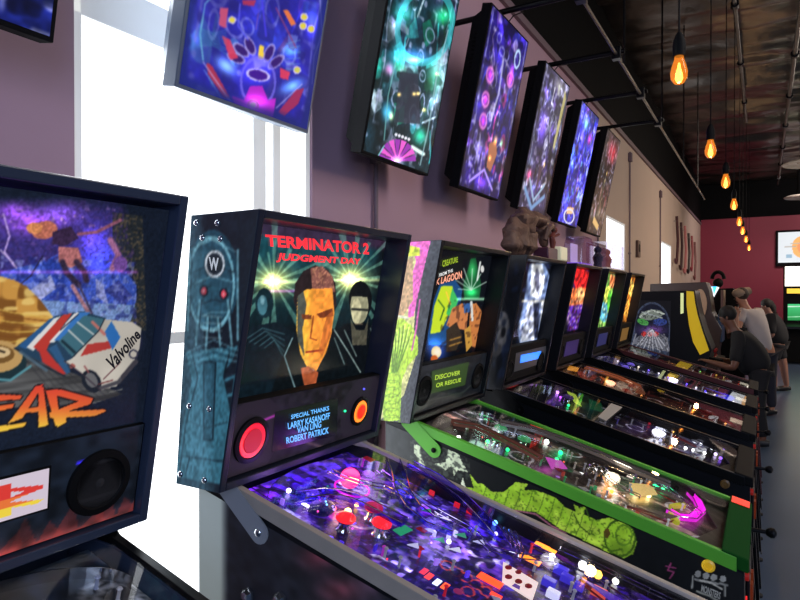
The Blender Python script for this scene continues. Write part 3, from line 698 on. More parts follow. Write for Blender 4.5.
d = MB().hexa([a[0]-_u-_v-FN*.006, a[1]+_u-_v-FN*.006, a[2]+_u+_v-FN*.006, a[3]-_u+_v-FN*.006], [a[0]-_u-_v, a[1]+_u-_v, a[2]+_u+_v, a[3]-_u+_v]).build('score_display', MATTE, SP, smooth=False)
cv.build('display_picture', art_mat(.85, .2, .2), d, .0008)
cv = pf_canvas(0, 120, 60, (16, 22, 32)); pf_print(cv, [(50, 60, 80), (40, 40, 60), (80, 50, 50)], 3, 24, .5); cv.build('playfield', art_mat(.3, .3, .5), t)
arch(t, 0); lane_guides(t, 0, 0); apron(t, 0, (24, 26, 32), (90, 96, 110))
clutter(t, 0, 40, [(120, 130, 160), (160, 60, 50), (60, 70, 150)], 5, lamps=False)
for q in ((20, 30), (28, 50), (20, 70)): bumper(t, pf(0, *q), (140, 60, 50), .3)
flipper(t, pf(0, 84, 32), -.5); flipper(t, pf(0, 84, 68), math.pi+.5); sling(t, 0, 22, 1, (60, 66, 90)); sling(t, 0, 78, -1, (60, 66, 90))
wire_ramp(t, [pf(0, 26+8*i, 84+2*math.sin(i), .05-.003*i) for i in range(7)])

# ======== machine 1: dark science fiction machine, violet playfield
t, H, SP = machine(1, 'pinball machine with red title, two round red speakers and a violet lit playfield', BLACK, mat('head_black', (34, 38, 52), .3, var=.1), rail=mat('pewter_rail', (176, 166, 154), .42, .15, var=.12, scale=14), hinge=GREY_MET, button=mat('red_button', (180, 30, 30), .3))  # head black lifted towards blue to imitate window glare
cv = Cv(art_quad(1), 330, 240, (9, 11, 14), 21).photo()
cv.vgrad(225, 345, (30, 84, 96), (8, 16, 20)); cv.put(np.clip((cv.Y-322)/22, 0, 1), (9, 11, 15)); cv.put(np.clip((cv.X-366-(300-cv.Y)*.06)/14, 0, 1), (9, 12, 16)); cv.put(np.clip((238-cv.Y+.12*(cv.X-262))/6, 0, 1), (60, 34, 60), .8)
for cx, cy, sd in ((273, 281, 3), (350, 279, 4)):
    r = random.Random(sd)
    for i in range(17):
        a = i/17*6.283+r.uniform(-.12, .12); L = r.uniform(26, 62); w = r.uniform(.035, .085)
        cv.poly([(cx, cy), (cx+L*math.cos(a-w), cy+L*math.sin(a-w)), (cx+L*math.cos(a+w), cy+L*math.sin(a+w))], (126, 196, 172), .42)
    cv.glow(cx, cy, 26, 20, (190, 170, 70)); cv.glow(cx, cy, 11, 9, (255, 235, 150)); cv.neon([(cx-38, cy+1), (cx+38, cy+1)], 1.5, (170, 180, 120), .7)
cv.put(np.clip((cv.Y-330)/24, 0, 1), (9, 11, 15))
cv.neon([(262, 291), (330, 291)], 1.3, (120, 30, 130), .8)
# generic figures: left one in shadow, right one in a dark coat
cv.ell(264, 303, 9, 15, (20, 40, 48)); cv.ell(262, 305, 5, 10, (60, 104, 116)); cv.ell(262, 300, 2, 5, (120, 160, 170), 0, .7); cv.poly([(240, 345), (252, 326), (276, 322), (300, 336), (296, 400), (236, 400)], (14, 26, 34))
for q in range(5): cv.line([(244+q*5, 340+q*2), (262+q*3, 328+q*3), (284, 334+q*6)], 1.1, (70, 110, 118), .6)
cv.poly([(330, 340), (344, 324), (364, 322), (384, 336), (384, 400), (326, 400)], (12, 16, 20)); cv.ell(360, 300, 11.5, 19, (16, 18, 20)); cv.ell(359, 306, 9, 17.5, (150, 148, 118)); cv.ell(356, 311, 5, 13, (196, 190, 150)); cv.poly([(350, 296), (369, 297), (370, 290), (360, 283), (350, 290)], (18, 20, 22)); cv.line([(352, 309), (367, 310)], 2.4, (44, 46, 44)); cv.line([(355, 324), (362, 324)], 1.3, (90, 80, 66)); cv.poly([(350, 318), (356, 330), (364, 330), (368, 318), (366, 345), (352, 345)], (120, 114, 90), .6)
cv.line([(344, 330), (356, 356)], 1.3, (110, 130, 126), .8); cv.line([(370, 328), (378, 350)], 1.2, (90, 110, 110), .7)
# central generic head, orange light on one side
cv.poly([(284, 352), (296, 332), (332, 328), (352, 350), (366, 400), (268, 400)], (12, 18, 22))
cv.poly([(293, 300), (295, 283), (303, 271), (315, 265), (328, 270), (335, 283), (336, 306), (328, 312), (298, 316)], (42, 32, 34))
cv.poly([(310, 268), (322, 266), (332, 276), (335, 292), (312, 290)], (124, 78, 70)); cv.splash(120, 90, .55, (190, 130, 100), .7, cv.mpoly([(312, 267), (322, 266), (332, 276), (334, 290), (312, 288)]))
face = cv.mpoly([(297, 296), (306, 289), (332, 288), (334, 312), (331, 334), (326, 352), (316, 371), (308, 370), (300, 354), (296, 330)])
cv.put(face.astype(float), (240, 150, 56)); cv.put(np.clip((314-cv.X)/10, 0, 1)*face, (252, 196, 66), .8)
cv.poly([(297, 296), (303, 291), (306, 304), (302, 330), (304, 356), (297, 340)], (46, 62, 74), .85); cv.poly([(316, 314), (332, 308), (333, 316), (320, 318)], (120, 56, 30)); cv.poly([(301, 314), (311, 315), (311, 319), (302, 319)], (120, 60, 34)); cv.line([(313, 316), (310, 338), (316, 340)], 1.6, (150, 74, 34)); cv.line([(306, 352), (322, 350)], 2, (150, 50, 34)); cv.poly([(326, 316), (333, 310), (330, 336), (322, 356), (318, 352)], (190, 96, 44), .7)
cv.poly([(300, 368), (308, 366), (318, 372), (314, 392), (304, 386)], (170, 84, 50)); cv.line([(292, 338), (284, 356), (296, 392)], 1.4, (110, 140, 144)); cv.line([(334, 330), (348, 352), (360, 372)], 1.4, (120, 140, 136)); cv.line([(334, 338), (344, 364)], 1.2, (90, 110, 110)); cv.grain(60, 40, .18)
cv.blur(1).build('backglass', art_mat(1.0, .2, .2), t)
o = face_pt(1, 0, 0, .084)
RT_ = E('title_red', (255, 52, 62), 1.0)
text('TERMINATOR 2', 'title_lettering', RT_, t, quad_px([(265, 246), (368, 254.5), (368, 243), (264, 234)], o, FN), bold=.035)
text('JUDGMENT DAY', 'title_lettering', RT_, t, quad_px([(275, 262), (360, 266), (360, 258.5), (276, 252.5)], o, FN), bold=.035, shear=.1)
cv = Cv(face_quad(1, .025, .695, .022, .213, .0195), 150, 60, (36, 33, 42), 5); cv.grain(40, 12, .4); cv.ell(12, 45, 17, 60, (46, 40, 50)); cv.ell(88, 45, 17, 60, (46, 40, 52)); cv.photo().neon([(264, 420), (276, 415)], 1.2, (150, 30, 140)); cv.neon([(306, 442), (322, 447)], 1.4, (70, 50, 50)); cv.panel()
cv.build('panel_print', art_mat(.5, .5, .35, spec=.15), SP, .0005)
s = speaker(1, SP, 251, 440, .046, (226, 22, 44), .95); speaker(1, SP, 359, 411, .036, (255, 130, 40), 1.4)
q = on_plane(359, 411, face_pt(1, 0, 0, .018), FN)
MB().lathe(q+FN*.010, FN, [(.023, 0), (.02, .002), (.001, .002)], 20).build('speaker_light', E('red_core', (250, 36, 22), 1.3), SP)
MB().ball(on_plane(345, 411, face_pt(1, 0, 0, .016), FN), .004, 8).build('indicator_light', E('green_led', (30, 240, 140), 2.2), SP)
MB().ball(on_plane(364, 389, face_pt(1, 0, 0, .016), FN), .004, 8).build('indicator_light', E('blue_led', (90, 90, 230), 1.2), SP)
d = MB().hexa(quad_px([(272, 452), (337, 435), (338, 398), (275, 412)], face_pt(1, 0, 0, .022), FN), quad_px([(272, 452), (337, 435), (338, 398), (275, 412)], face_pt(1, 0, 0, .0175), FN)).build('score_display', mat('display_dark', (26, 24, 34), .2), SP, smooth=False)
DB = E('display_blue', (96, 178, 232), 1.0); o = face_pt(1, 0, 0, .017)
for s_, q in (('SPECIAL THANKS', [(290, 419), (328, 410), (328, 405.5), (290, 414.5)]), ('LARRY KASANOFF', [(287, 429), (328.5, 418.5), (329, 412), (286.5, 422.5)]), ('VAN LING', [(296, 433), (320, 427), (320.5, 420.5), (296, 427)]), ('ROBERT PATRICK', [(285.5, 443.5), (327.6, 433), (328, 426.5), (285, 437)])):
    text(s_, 'display_lettering', DB, d, quad_px(q, o, FN), bold=.02)
# teal machinery decal on the side of the head, W badge
cv = head_side_canvas(1, 90, 230, (24, 32, 42), 31).photo()
T1, T2, T3 = (58, 112, 128), (34, 70, 86), (120, 176, 186)
cv.ell(213, 280, 26, 50, T2); cv.ell(211, 284, 20, 42, (44, 84, 100)); cv.ring(211, 284, 23, 46, .05, T3)
for i in range(7): cv.line([(190+i*2, 250+i*11), (212, 240+i*12), (236-i, 252+i*10)], 1.3, (T3, T1, (20, 30, 40))[i % 3], .8)
for a, b in (((200, 300), (196, 345)), ((228, 300), (232, 345)), ((208, 318), (206, 352)), ((218, 318), (221, 352)), ((190, 252), (188, 330)), ((238, 250), (238, 340))): cv.line([a, b], 2.2, T3, .8); cv.line([(a[0]+2, a[1]), (b[0]+2, b[1])], 1, (20, 30, 40))
for i in range(4): cv.line([(203, 316+i*7), (222, 317+i*7)], 1.4, (150, 176, 176), .6)
cv.ell(215, 264, 10.5, 14, (30, 40, 48)); cv.ring(215, 264, 9, 12.5, .1, (220, 226, 226))
for x, y in ((204, 291), (224, 294)): cv.ell(x, y, 4.6, 6, (24, 30, 40)); cv.ell(x, y, 2.8, 3.8, (226, 70, 84)); cv.ell(x, y, 1, 1.4, (255, 170, 170))
cv.poly([(186, 352), (238, 346), (232, 362), (224, 372), (230, 410), (238, 424), (230, 486), (176, 476), (184, 420), (192, 380)], T1)
cv.poly([(204, 362), (216, 362), (213, 440), (204, 440)], (48, 90, 106)); cv.line([(204, 362), (216, 362), (213, 440), (204, 440), (204, 362)], 1.5, (20, 34, 44)); cv.line([(192, 352), (198, 378), (186, 424), (180, 470)], 1.6, (20, 34, 44)); cv.line([(230, 352), (224, 376), (234, 424), (228, 480)], 1.6, (20, 34, 44))
cv.line([(182, 456), (228, 462)], 1.4, (20, 34, 44)); cv.line([(190, 456), (186, 474)], 1.4, (20, 34, 44)); cv.line([(186, 420), (206, 428), (228, 422)], 1.2, (30, 50, 60)); cv.line([(226, 380), (236, 376), (234, 394), (226, 396)], 3, T1)
for i in range(6): cv.line([(188, 352+i*3), (214, 340+i*4), (238, 350+i*3)], 1.1, (T3, (20, 30, 40))[i % 2], .7)
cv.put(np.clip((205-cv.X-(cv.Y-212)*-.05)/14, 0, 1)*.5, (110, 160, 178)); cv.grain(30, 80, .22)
cv.blur(1).build('side_art', art_mat(.5, .3, .8), H, .0008)  # decal glow raised to imitate window haze
o = Vector((0, yc(1)-.3625, 0)); ny_ = Vector((0, 1, 0))
text('W', 'badge_letter', mat('badge_white', (226, 230, 230), .4, emit=(220, 226, 226), es=.4), H, quad_px([(210, 270), (220, 271), (220, 258), (210, 257)], o, ny_), bold=.03)
for x, y in ((197, 223), (218, 223), (203, 238), (221, 239), (190, 406), (210, 409), (181, 474), (205, 480)):
    MB().lathe(on_plane(x, y, Vector((0, yc(1)-.361, 0)), ny_), (0, -1, 0), [(.0085, 0), (.008, .003), (.005, .006), (.001, .007)], 14).build('round_bolt', CHROME, H)
# side of the cabinet: faint art, painted window reflection at the rear, chrome bolts
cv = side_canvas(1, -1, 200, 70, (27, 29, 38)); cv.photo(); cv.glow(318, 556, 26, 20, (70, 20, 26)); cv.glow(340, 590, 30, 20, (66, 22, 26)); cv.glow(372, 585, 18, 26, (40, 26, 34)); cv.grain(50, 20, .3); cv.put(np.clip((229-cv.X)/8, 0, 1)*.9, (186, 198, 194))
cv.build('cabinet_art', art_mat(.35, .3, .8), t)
for x, y in ((249, 594), (281, 598)):
    MB().lathe(on_plane(x, y, Vector((0, yc(1)-HW-.001, 0)), ny_), (0, -1, 0), [(.020, 0), (.020, .004), (.014, .012), (.011, .018), (.001, .02)], 6).build('leg_bolt', CHROME, t)
# violet playfield
cv = pf_canvas(1, 330, 160, (34, 16, 96), 41); cv.photo()
cv.put(np.clip((330-cv.X)/170+.3, 0, 1)*np.clip((520-cv.Y)/60+.4, 0, 1), (70, 22, 225))
cv.put(np.clip((cv.Y-470-(cv.X-372)*.42)/-14+.1, 0, 1)*.8, (50, 22, 170))
cols = [(60, 30, 220), (110, 50, 240), (150, 90, 250), (30, 14, 90), (190, 60, 200), (200, 200, 255), (20, 12, 50)]
pf_print(cv, cols, 12, 70); cv.photo()
for g in [(345, 520, 26, 14, (230, 90, 60)), (347, 514, 10, 7, (255, 220, 90)), (365, 478, 34, 12, (210, 20, 160)), (300, 480, 40, 14, (70, 30, 255)), (440, 530, 26, 14, (150, 150, 220)), (400, 480, 40, 14, (100, 40, 220)), (530, 560, 50, 20, (70, 40, 160)), (586, 560, 20, 9, (220, 220, 240))]: cv.glow(*g, k=.45)
cv.poly([(398, 580), (430, 560), (520, 600), (440, 640)], (22, 16, 84), .9)
cv.poly([(500, 540), (640, 566), (700, 600), (520, 600)], (22, 16, 40), .55)
for x, y in ((447, 566), (456, 572), (466, 578), (476, 585), (468, 592), (486, 592), (494, 600)): cv.ring(x, y, 6.5, 4.4, .14, (190, 60, 60), 20)
cv.splash(110, 60, .74, (190, 160, 250), .35); cv.splash(60, 34, .52, (16, 8, 44), .75); cv.splash(120, 60, .66, (60, 30, 190), .5)
cv.build('playfield', art_mat(.85, .25, .3), t)
arch(t, 1); lane_guides(t, 1, 0); apron(t, 1, (16, 14, 22), (200, 200, 210))
A = lambda x, y, h=0.: pfpx(1, x, y, h)
VIOLET = glass_mat('clear_violet_plastic', (170, 160, 250), f0=1., rough=.12)
bumper(t, A(343, 530), (230, 30, 40), 1.5, .026); bumper(t, A(379, 535), (230, 30, 40), 1.5, .026); bumper(t, A(371, 519), (225, 40, 60), 1.2, .026)
lamp(t, A(347, 515), (255, 214, 110), .014, 8); lamp(t, A(356, 508), (255, 190, 90), .009, 6); lamp(t, A(288, 494), (190, 170, 255), .010, 8); lamp(t, A(333, 512), (255, 80, 110), .010, 5)
# standing magenta disc and ring
MB().lathe(A(350, 478, .035), (.6, -.75, .2), [(.028, 0), (.03, .003), (.028, .006)], 20).build('magenta_disc', PLASTIC((240, 20, 120), 1.4), t)
mb = MB(); c0 = A(352, 488, .03); e = PN.cross(SL); mb.tube([c0+SL*math.cos(a)*.05+e*math.sin(a)*.05 for a in np.linspace(0, 6.283, 26)], .003, 6); mb.build('ring_light', PLASTIC((220, 30, 190), 1.2), t)
# dark domed figure bank
mb = MB().ball(A(322, 508, .012), .036, 16, (1, 1, .6)); mb.build('dark_dome', mat('dome_navy', (40, 44, 120), .3, .3, var=.6, scale=60, bump=1.), t)
for i in range(9): lamp(t, A(312+(i*7) % 22, 498+(i*5) % 18, .028), [(150, 130, 255), (230, 60, 160), (120, 200, 255)][i % 3], .0035, 3)
ramp(t, [A(300+i*13, 500-10*math.sin(i*.5)+i*2.2, .05) for i in range(9)], (60, 30, 200), .034, .6, m=VIOLET)
ramp(t, [A(392, 462, .05), A(398, 476, .055), A(402, 494, .055), A(412, 510, .05), A(430, 524, .045), A(452, 532, .04)], (120, 100, 210), .045, .5, m=VIOLET)
ramp(t, [A(410, 466, .06), A(436, 480, .06), A(462, 500, .055), A(482, 520, .05), A(500, 540, .04)], (70, 60, 160), .035, .35, m=VIOLET)
wire_ramp(t, [A(380, 470, .06), A(410, 492, .06), A(440, 512, .055), A(470, 528, .05), A(490, 548, .045), A(520, 556, .04), A(556, 560, .04)])
wire_ramp(t, [A(560, 548, .03), A(590, 558, .03), A(620, 572, .03), A(650, 588, .03), A(680, 600, .03)])
wire_ramp(t, [A(330, 470, .06), A(342, 476, .06), A(360, 482, .06), A(384, 486, .055), A(404, 496, .055)])
for p in ((420, 540), (436, 528), (452, 545), (430, 550), (404, 556), (470, 552), (418, 520), (446, 560)):
    q = A(*p); plastic(t, [q, q+SL*.03+Vector((0, .01, 0)), q+SL*.015+Vector((0, .03, 0))], random.Random(p[0]).choice([(190, 190, 230), (110, 80, 220), (60, 150, 110), (210, 210, 240)]), .03, .7)
plastic(t, [A(390, 541), A(398, 547), A(410, 541), A(402, 536)], (40, 160, 110), .03, .6)
for x, y in ((445, 487), (470, 498), (478, 507)): target(t, A(x, y), (206, 30, 40), SL, .018, .016, .9)
# bank of white targets with dark red marks, tilted board
bq = [A(502, 583, .0), A(532, 602, .0), A(538, 584, .03), A(503, 563, .03)]
o_ = MB().prism(bq, PN*.004).build('target_board', PLASTIC((236, 214, 206), .9), t, smooth=False)
for i in range(3):
    for j in range(2):
        c = A(507.5+i*10, 571+i*4.6+j*9.5, .02)+PN*.01; MB().ball(c, .0095, 10, (1, 1, .5)).build('target_mark', PLASTIC((120, 24, 30), .5), o_)
insert(t, A(490, 581, .004), (255, 66, 30), .022, 2.5, True); insert(t, A(530, 560, .02), (255, 140, 40), .020, 1.6, True); insert(t, A(542, 546, .02), (255, 140, 50), .014, 2.4, True); insert(t, A(549, 550, .02), (255, 150, 50), .014, 2.2, True); insert(t, A(496, 596), (240, 60, 40), .01, 2, True)
for x, y, c in ((429, 577, (230, 60, 60)), (437, 583, (210, 226, 250)), (445, 587, (255, 90, 50)), (424, 572, (190, 40, 60))): insert(t, A(x, y), c, .010, 1.8, True, PN.cross(SL))
insert(t, A(458, 592), (120, 30, 80), .012, .8)
lamp(t, A(597, 578, .02), (255, 196, 80), .016, 3); lamp(t, A(586, 562), (250, 250, 255), .016, 7); lamp(t, A(551, 560), (240, 240, 255), .013, 6); lamp(t, A(620, 574), (250, 245, 235), .012, 5); lamp(t, A(507, 515), (120, 200, 255), .011, 4); lamp(t, A(448, 545), (220, 220, 255), .009, 6); lamp(t, A(495, 537), (230, 230, 255), .008, 6)
# clawed arm made of curved chrome fingers
for i in range(4): MB().tube([A(500+i*5, 526+i*2, .03), A(505+i*5, 536+i*2, .045), A(512+i*4, 546+i*2, .04), A(512+i*3, 554+i*2, .02)], [.005, .004, .0035, .002], 8).build('curved_claw', mat('violet_chrome', (120, 96, 190), .18, .9), t)
for x, y, w in ((560, 574, .03), (566, 582, .026), (548, 586, .028), (598, 596, .03), (552, 598, .026), (578, 590, .02)): MB().hexa([A(x, y)+SL*a*w+Vector((0, b*w, 0)) for a, b in ((-.6, -.4), (.6, -.4), (.6, .4), (-.6, .4))], [A(x, y)+PN*.02+SL*a*w+Vector((0, b*w, 0)) for a, b in ((-.6, -.4), (.6, -.4), (.6, .4), (-.6, .4))]).build('target_block', PLASTIC(((220, 220, 245), (230, 90, 70), (60, 50, 190))[int(x) % 3], .7), t, bevel=.002)
clutter(t, 1, 64, [(90, 60, 255), (170, 120, 255), (220, 220, 255), (230, 40, 60), (200, 60, 200), (60, 40, 200)], 8, 6, 78)
for p in ((75, 30), (75, 70)): sling(t, 1, p[1]-8 if p[1] < 50 else 78, 1 if p[1] < 50 else -1, (70, 40, 160))
flipper(t, pf(1, 86, 30), -.5); flipper(t, pf(1, 86, 68), math.pi+.5)

DGREEN = mat('dark_green_paint', (14, 60, 20), .9, emit=(20, 80, 24), es=.1); DGREEN.node_tree.nodes['Principled BSDF'].inputs['Specular IOR Level'].default_value = .1  # lock bar green given a slight glow, though it is no lamp
# ======== machine 2: green trimmed monster themed machine
t, H, SP = machine(2, 'pinball machine with lime green side rails and long green scaly artwork on its cabinet', BLACK, BLACK, rail=GREEN_PAINT, bar=DGREEN, hinge=GREEN_PAINT, button=mat('yellow_button', (232, 190, 40), .35, emit=(220, 170, 30), es=.25))
cv = Cv(art_quad(2), 220, 220, (12, 14, 20), 51).photo()
cv.poly([(440, 282), (452, 276), (462, 290), (458, 320), (446, 345), (428, 345), (426, 320)], (24, 70, 120)); cv.poly([(441, 286), (452, 286), (456, 300), (448, 316), (440, 332), (430, 334), (434, 306)], (190, 214, 40)); cv.poly([(452, 288), (458, 300), (452, 318), (446, 314)], (60, 180, 90)); cv.line([(438, 300), (444, 308), (440, 320)], 1.4, (60, 110, 30)); cv.line([(446, 292), (450, 304)], 1.6, (240, 200, 60))
cv.glow(434, 344, 12, 10, (30, 70, 140)); cv.ell(436, 352, 5, 6, (210, 170, 60)); cv.glow(437, 352, 12, 12, (30, 60, 150)); cv.ell(434, 359, 3.6, 4, (190, 90, 40))
# emerald crest
cv.poly([(468, 268), (471, 256), (475, 256), (478, 270), (481, 284), (479, 298), (464, 299), (463, 284)], (20, 80, 44)); cv.glow(471, 292, 8, 6, (40, 200, 100)); cv.glow(472, 270, 5, 12, (60, 170, 90), 0, .6)
for i in range(7): a = -2.9+i*.97/1.0*.45; cv.line([(471, 290), (471+16*math.cos(a*1.3), 288+20*math.sin(a*1.1))], 1.1, (190, 220, 200), .7)
cv.line([(480, 262), (477, 280)], 1.6, (220, 226, 220)); cv.ell(482, 269, 1.8, 3.6, (210, 210, 206)); cv.neon([(458, 299), (484, 299)], 1.4, (120, 170, 130))
# warm rocks and figures
cv.poly([(446, 325), (452, 308), (462, 303), (468, 312), (466, 330), (450, 328)], (196, 120, 70)); cv.poly([(470, 304), (476, 303), (482, 312), (478, 350), (468, 344)], (190, 116, 62)); cv.poly([(463, 303), (470, 303), (470, 312), (464, 313)], (50, 90, 150)); cv.line([(471, 302), (472, 320)], 2.4, (210, 214, 210)); cv.poly([(446, 330), (456, 322), (462, 336), (456, 350), (446, 352)], (50, 40, 30)); cv.line([(450, 340), (460, 337)], 1.6, (150, 110, 50)); cv.line([(449, 346), (461, 342)], 1.6, (150, 110, 50)); cv.poly([(464, 330), (470, 325), (472, 345), (466, 352)], (190, 140, 60)); cv.splash(30, 30, .66, (40, 20, 20), .5, cv.mpoly([(440, 300), (484, 300), (484, 352), (440, 352)]))
cv.poly([(440, 258), (486, 246), (486, 256), (462, 260), (462, 278), (438, 284)], (18, 22, 22))
cv.blur(2).build('backglass', art_mat(1.05, .25, .2), t)
o = face_pt(2, 0, 0, .082)
text('CREATURE', 'title_lettering', E('title_olive', (150, 176, 40), .9), t, quad_px([(441.5, 267), (457, 262), (457, 256.5), (441.5, 260.5)], o, FN), bold=.03)
text('FROM THE', 'title_lettering', E('title_white', (226, 226, 220), .9), t, quad_px([(438, 277), (452, 271.5), (452, 268.5), (438.5, 273.5)], o, FN), bold=.02)
text('BLACK LAGOON', 'title_lettering', E('title_pink', (240, 160, 130), .9), t, quad_px([(421, 289), (461.5, 278), (461, 270.5), (422, 283)], o, FN), bold=.03, shear=.1)
cv = Cv(face_quad(2, .025, .695, .022, .213, .0195), 120, 50, (26, 30, 36), 5); cv.grain(40, 12, .4); cv.ell(12, 50, 9, 32, (44, 48, 54)); cv.line([(20, 20), (70, 14), (96, 40)], 2.2, (60, 66, 60)); cv.build('panel_print', art_mat(.4, .3, .8), SP, .0005)
speaker(2, SP, 0, 0, .045, None, 0, u=.10, v=.11); speaker(2, SP, 0, 0, .045, None, 0, u=.62, v=.11)
dq = [(430, 394), (465, 385), (469, 362), (432, 371)]
d = MB().hexa(quad_px(dq, face_pt(2, 0, 0, .022), FN), quad_px(dq, face_pt(2, 0, 0, .0172), FN)).build('score_display', mat('display_green', (44, 64, 34), .3, emit=(66, 96, 40), es=.35), SP, smooth=False)
DG = E('display_lime', (176, 206, 66), .75); o = face_pt(2, 0, 0, .0165)
text('DISCOVER', 'display_lettering', DG, d, quad_px([(434, 380), (459, 374.5), (460, 370), (434.5, 375)], o, FN), bold=.02); text('OR RESCUE', 'display_lettering', DG, d, quad_px([(435, 387.5), (460, 381.5), (460.5, 377.5), (435.5, 383)], o, FN), bold=.02)
cv = head_side_canvas(2, 90, 200, (70, 72, 78), 61).photo()
cv.poly([(400, 235), (431, 235), (424, 262), (416, 300), (414, 330), (418, 350), (404, 395), (376, 425), (376, 380), (386, 330), (396, 280)], (196, 192, 128)); cv.poly([(408, 238), (431, 240), (425, 264), (417, 300), (414, 316), (408, 318), (410, 280), (416, 262), (414, 252), (404, 252)], (222, 100, 176)); cv.poly([(405, 262), (413, 256), (413, 300), (404, 315), (398, 315)], (186, 150, 112)); cv.poly([(408, 245), (420, 248), (420, 256), (408, 256)], (206, 214, 60)); cv.splash(26, 40, .6, (150, 170, 40), .8, cv.mpoly([(408, 245), (421, 248), (420, 257), (407, 257)]))
leaf = cv.mpoly([(394, 322), (402, 318), (412, 326), (418, 338), (418, 354), (408, 366), (402, 380), (400, 420), (384, 422), (382, 400), (388, 360), (390, 340)])
cv.put(leaf.astype(float), (172, 206, 66)); 
for i in range(6): cv.line([(392+i*4, 326+abs(i-3)*3), (393+i*2.4, 350), (392+i, 372)], 1.5, (92, 130, 40), .9); cv.line([(393+i*4, 324+abs(i-3)*3), (395+i*2.4, 350)], 1.2, (220, 240, 120), .8)
for i in range(7): cv.ring(392, 378+i*7, 8, 5, .12, (110, 150, 50), 0, .6)
cv.line([(420, 300), (416, 330), (412, 350)], 1.6, (200, 90, 160)); cv.line([(398, 316), (408, 318)], 2, (220, 216, 190)); cv.grain(30, 80, .2)
cv.build('side_art', art_mat(.30, .35, .85), H, .0008)
# cabinet side: serpent of green scaly plates, pale weeds
cv = side_canvas(2, -1, 420, 130, (15, 17, 20), 71).photo()
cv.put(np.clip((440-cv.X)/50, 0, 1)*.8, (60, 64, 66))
def blob(pts, col, n=3):
    cv.poly(pts, col)
for pts in ([(414, 444), (420, 446), (422, 458), (426, 468), (420, 470), (418, 458), (414, 452)], [(449, 440), (456, 438), (458, 452), (462, 462), (468, 472), (458, 470), (454, 476), (452, 466), (446, 470), (434, 464), (446, 462), (448, 450)]): blob(pts, (190, 200, 170))
cv.splash(160, 60, .55, (60, 66, 60), .8, cv.mpoly([(430, 436), (470, 436), (470, 480), (430, 480)])|cv.mpoly([(410, 440), (430, 440), (430, 474), (410, 474)]))
cv.poly([(461, 484), (463, 478), (466, 488), (470, 490)], (220, 226, 200)); 
body = [(463, 487), (474, 488), (470, 474), (478, 484), (482, 483), (492, 492), (504, 492), (516, 482), (528, 484), (524, 490), (536, 490), (556, 498), (566, 508), (576, 512), (574, 504), (580, 508), (586, 505), (584, 514), (596, 520), (612, 517), (624, 520), (634, 530), (637, 542), (633, 554), (624, 558), (608, 552), (592, 544), (576, 536), (562, 530), (548, 520), (536, 512), (516, 510), (498, 506), (482, 500), (468, 494)]
gm = cv.mpoly(body); cv.put(gm.astype(float), (140, 182, 44)); cv.put(gm*np.clip(cv.n(60, 20)-.35, 0, 1)*1.2, (196, 222, 80)); 
for i, (x, y) in enumerate([(484, 492), (494, 499), (505, 501), (517, 500), (529, 501), (541, 504), (551, 509), (560, 515), (569, 520), (579, 526), (589, 531)]): cv.put((gm & (cv.mline([(x+4, y-11), (x+1, y), (x-4, y+11)]) < .55))*.75, (70, 104, 30))
for i in range(26): x, y = 486+i*5.6, 497+i*1.7+3*math.sin(i*1.9); cv.put((gm & (np.abs(cv.mell(x, y, 3, 2.4)-1) < .2) & (cv.Y > y))*.5, (80, 116, 34))
cv.put(((cv.mell(626, 538, 20, 22) < 1) & gm)*np.clip((cv.Y-536)/14, 0, 1)*.45, (60, 92, 24))
cv.put(((np.abs(cv.mell(620, 538, 15, 18)-1) < .07) & gm).astype(float), (60, 92, 24)); cv.put(((np.abs(cv.mell(624, 535, 8, 10)-1) < .12) & gm).astype(float), (90, 130, 34)); cv.ell(607, 533, 3, 5, (86, 66, 26)); cv.line([(602, 545), (612, 551), (622, 549)], 1.6, (60, 92, 24)); cv.line([(574, 514), (580, 526), (590, 534)], 1.4, (60, 92, 24)); cv.line([(586, 508), (590, 520)], 1.2, (60, 92, 24))
cv.line([(498, 508), (520, 511), (536, 514), (552, 526), (566, 533)], 1.5, (150, 90, 110)); cv.splash(200, 60, .72, (70, 104, 24), .8, gm)
cv.line([(671, 563), (668, 570), (674, 572), (670, 578)], 1.6, (120, 50, 90)); cv.line([(666, 566), (676, 568)], 1.4, (110, 44, 84))
# crest with small figures above a ribbon
for i, x in enumerate((697, 705, 713, 722)): cv.ell(x+1, 574+i*1.6, 3.2, 3.4, (126, 128, 128)); cv.line([(x-2, 579+i*1.4), (x+5, 581+i*1.4)], 2.2, (110, 112, 112))
cv.line([(693, 576), (692, 588)], 1.6, (120, 122, 120)); cv.line([(725, 586), (725, 596)], 1.6, (120, 122, 120)); cv.line([(700, 580), (712, 583), (722, 589)], 1.6, (150, 150, 146)); cv.line([(697, 591), (710, 596), (720, 602)], 2, (110, 112, 108))
cv.grain(80, 20, .12)
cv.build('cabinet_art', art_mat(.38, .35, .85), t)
text('MONSTERS', 'crest_lettering', mat('crest_grey', (150, 150, 146), .5, emit=(120, 120, 116), es=.3), t, quad_px([(701, 591), (720, 599), (721, 592), (702, 584)], Vector((0, yc(2)-HW-.001, 0)), Vector((0, 1, 0))), bold=.02)
cv = pf_canvas(2, 300, 120, (26, 22, 22), 81)
pf_print(cv, [(90, 76, 66), (60, 50, 46), (120, 104, 92), (40, 90, 60), (130, 60, 50), (30, 24, 30)], 15, 60); cv.photo()
for g in [(545, 436, 14, 9, (190, 50, 40)), (475, 452, 30, 9, (20, 150, 90)), (560, 455, 20, 8, (20, 160, 90)), (608, 490, 14, 8, (220, 140, 40)), (640, 500, 20, 8, (220, 190, 80)), (660, 492, 14, 8, (20, 170, 100)), (690, 518, 26, 8, (200, 30, 190)), (545, 470, 16, 7, (180, 60, 170)), (470, 410, 30, 14, (70, 40, 60))]: cv.glow(*g, k=.7)
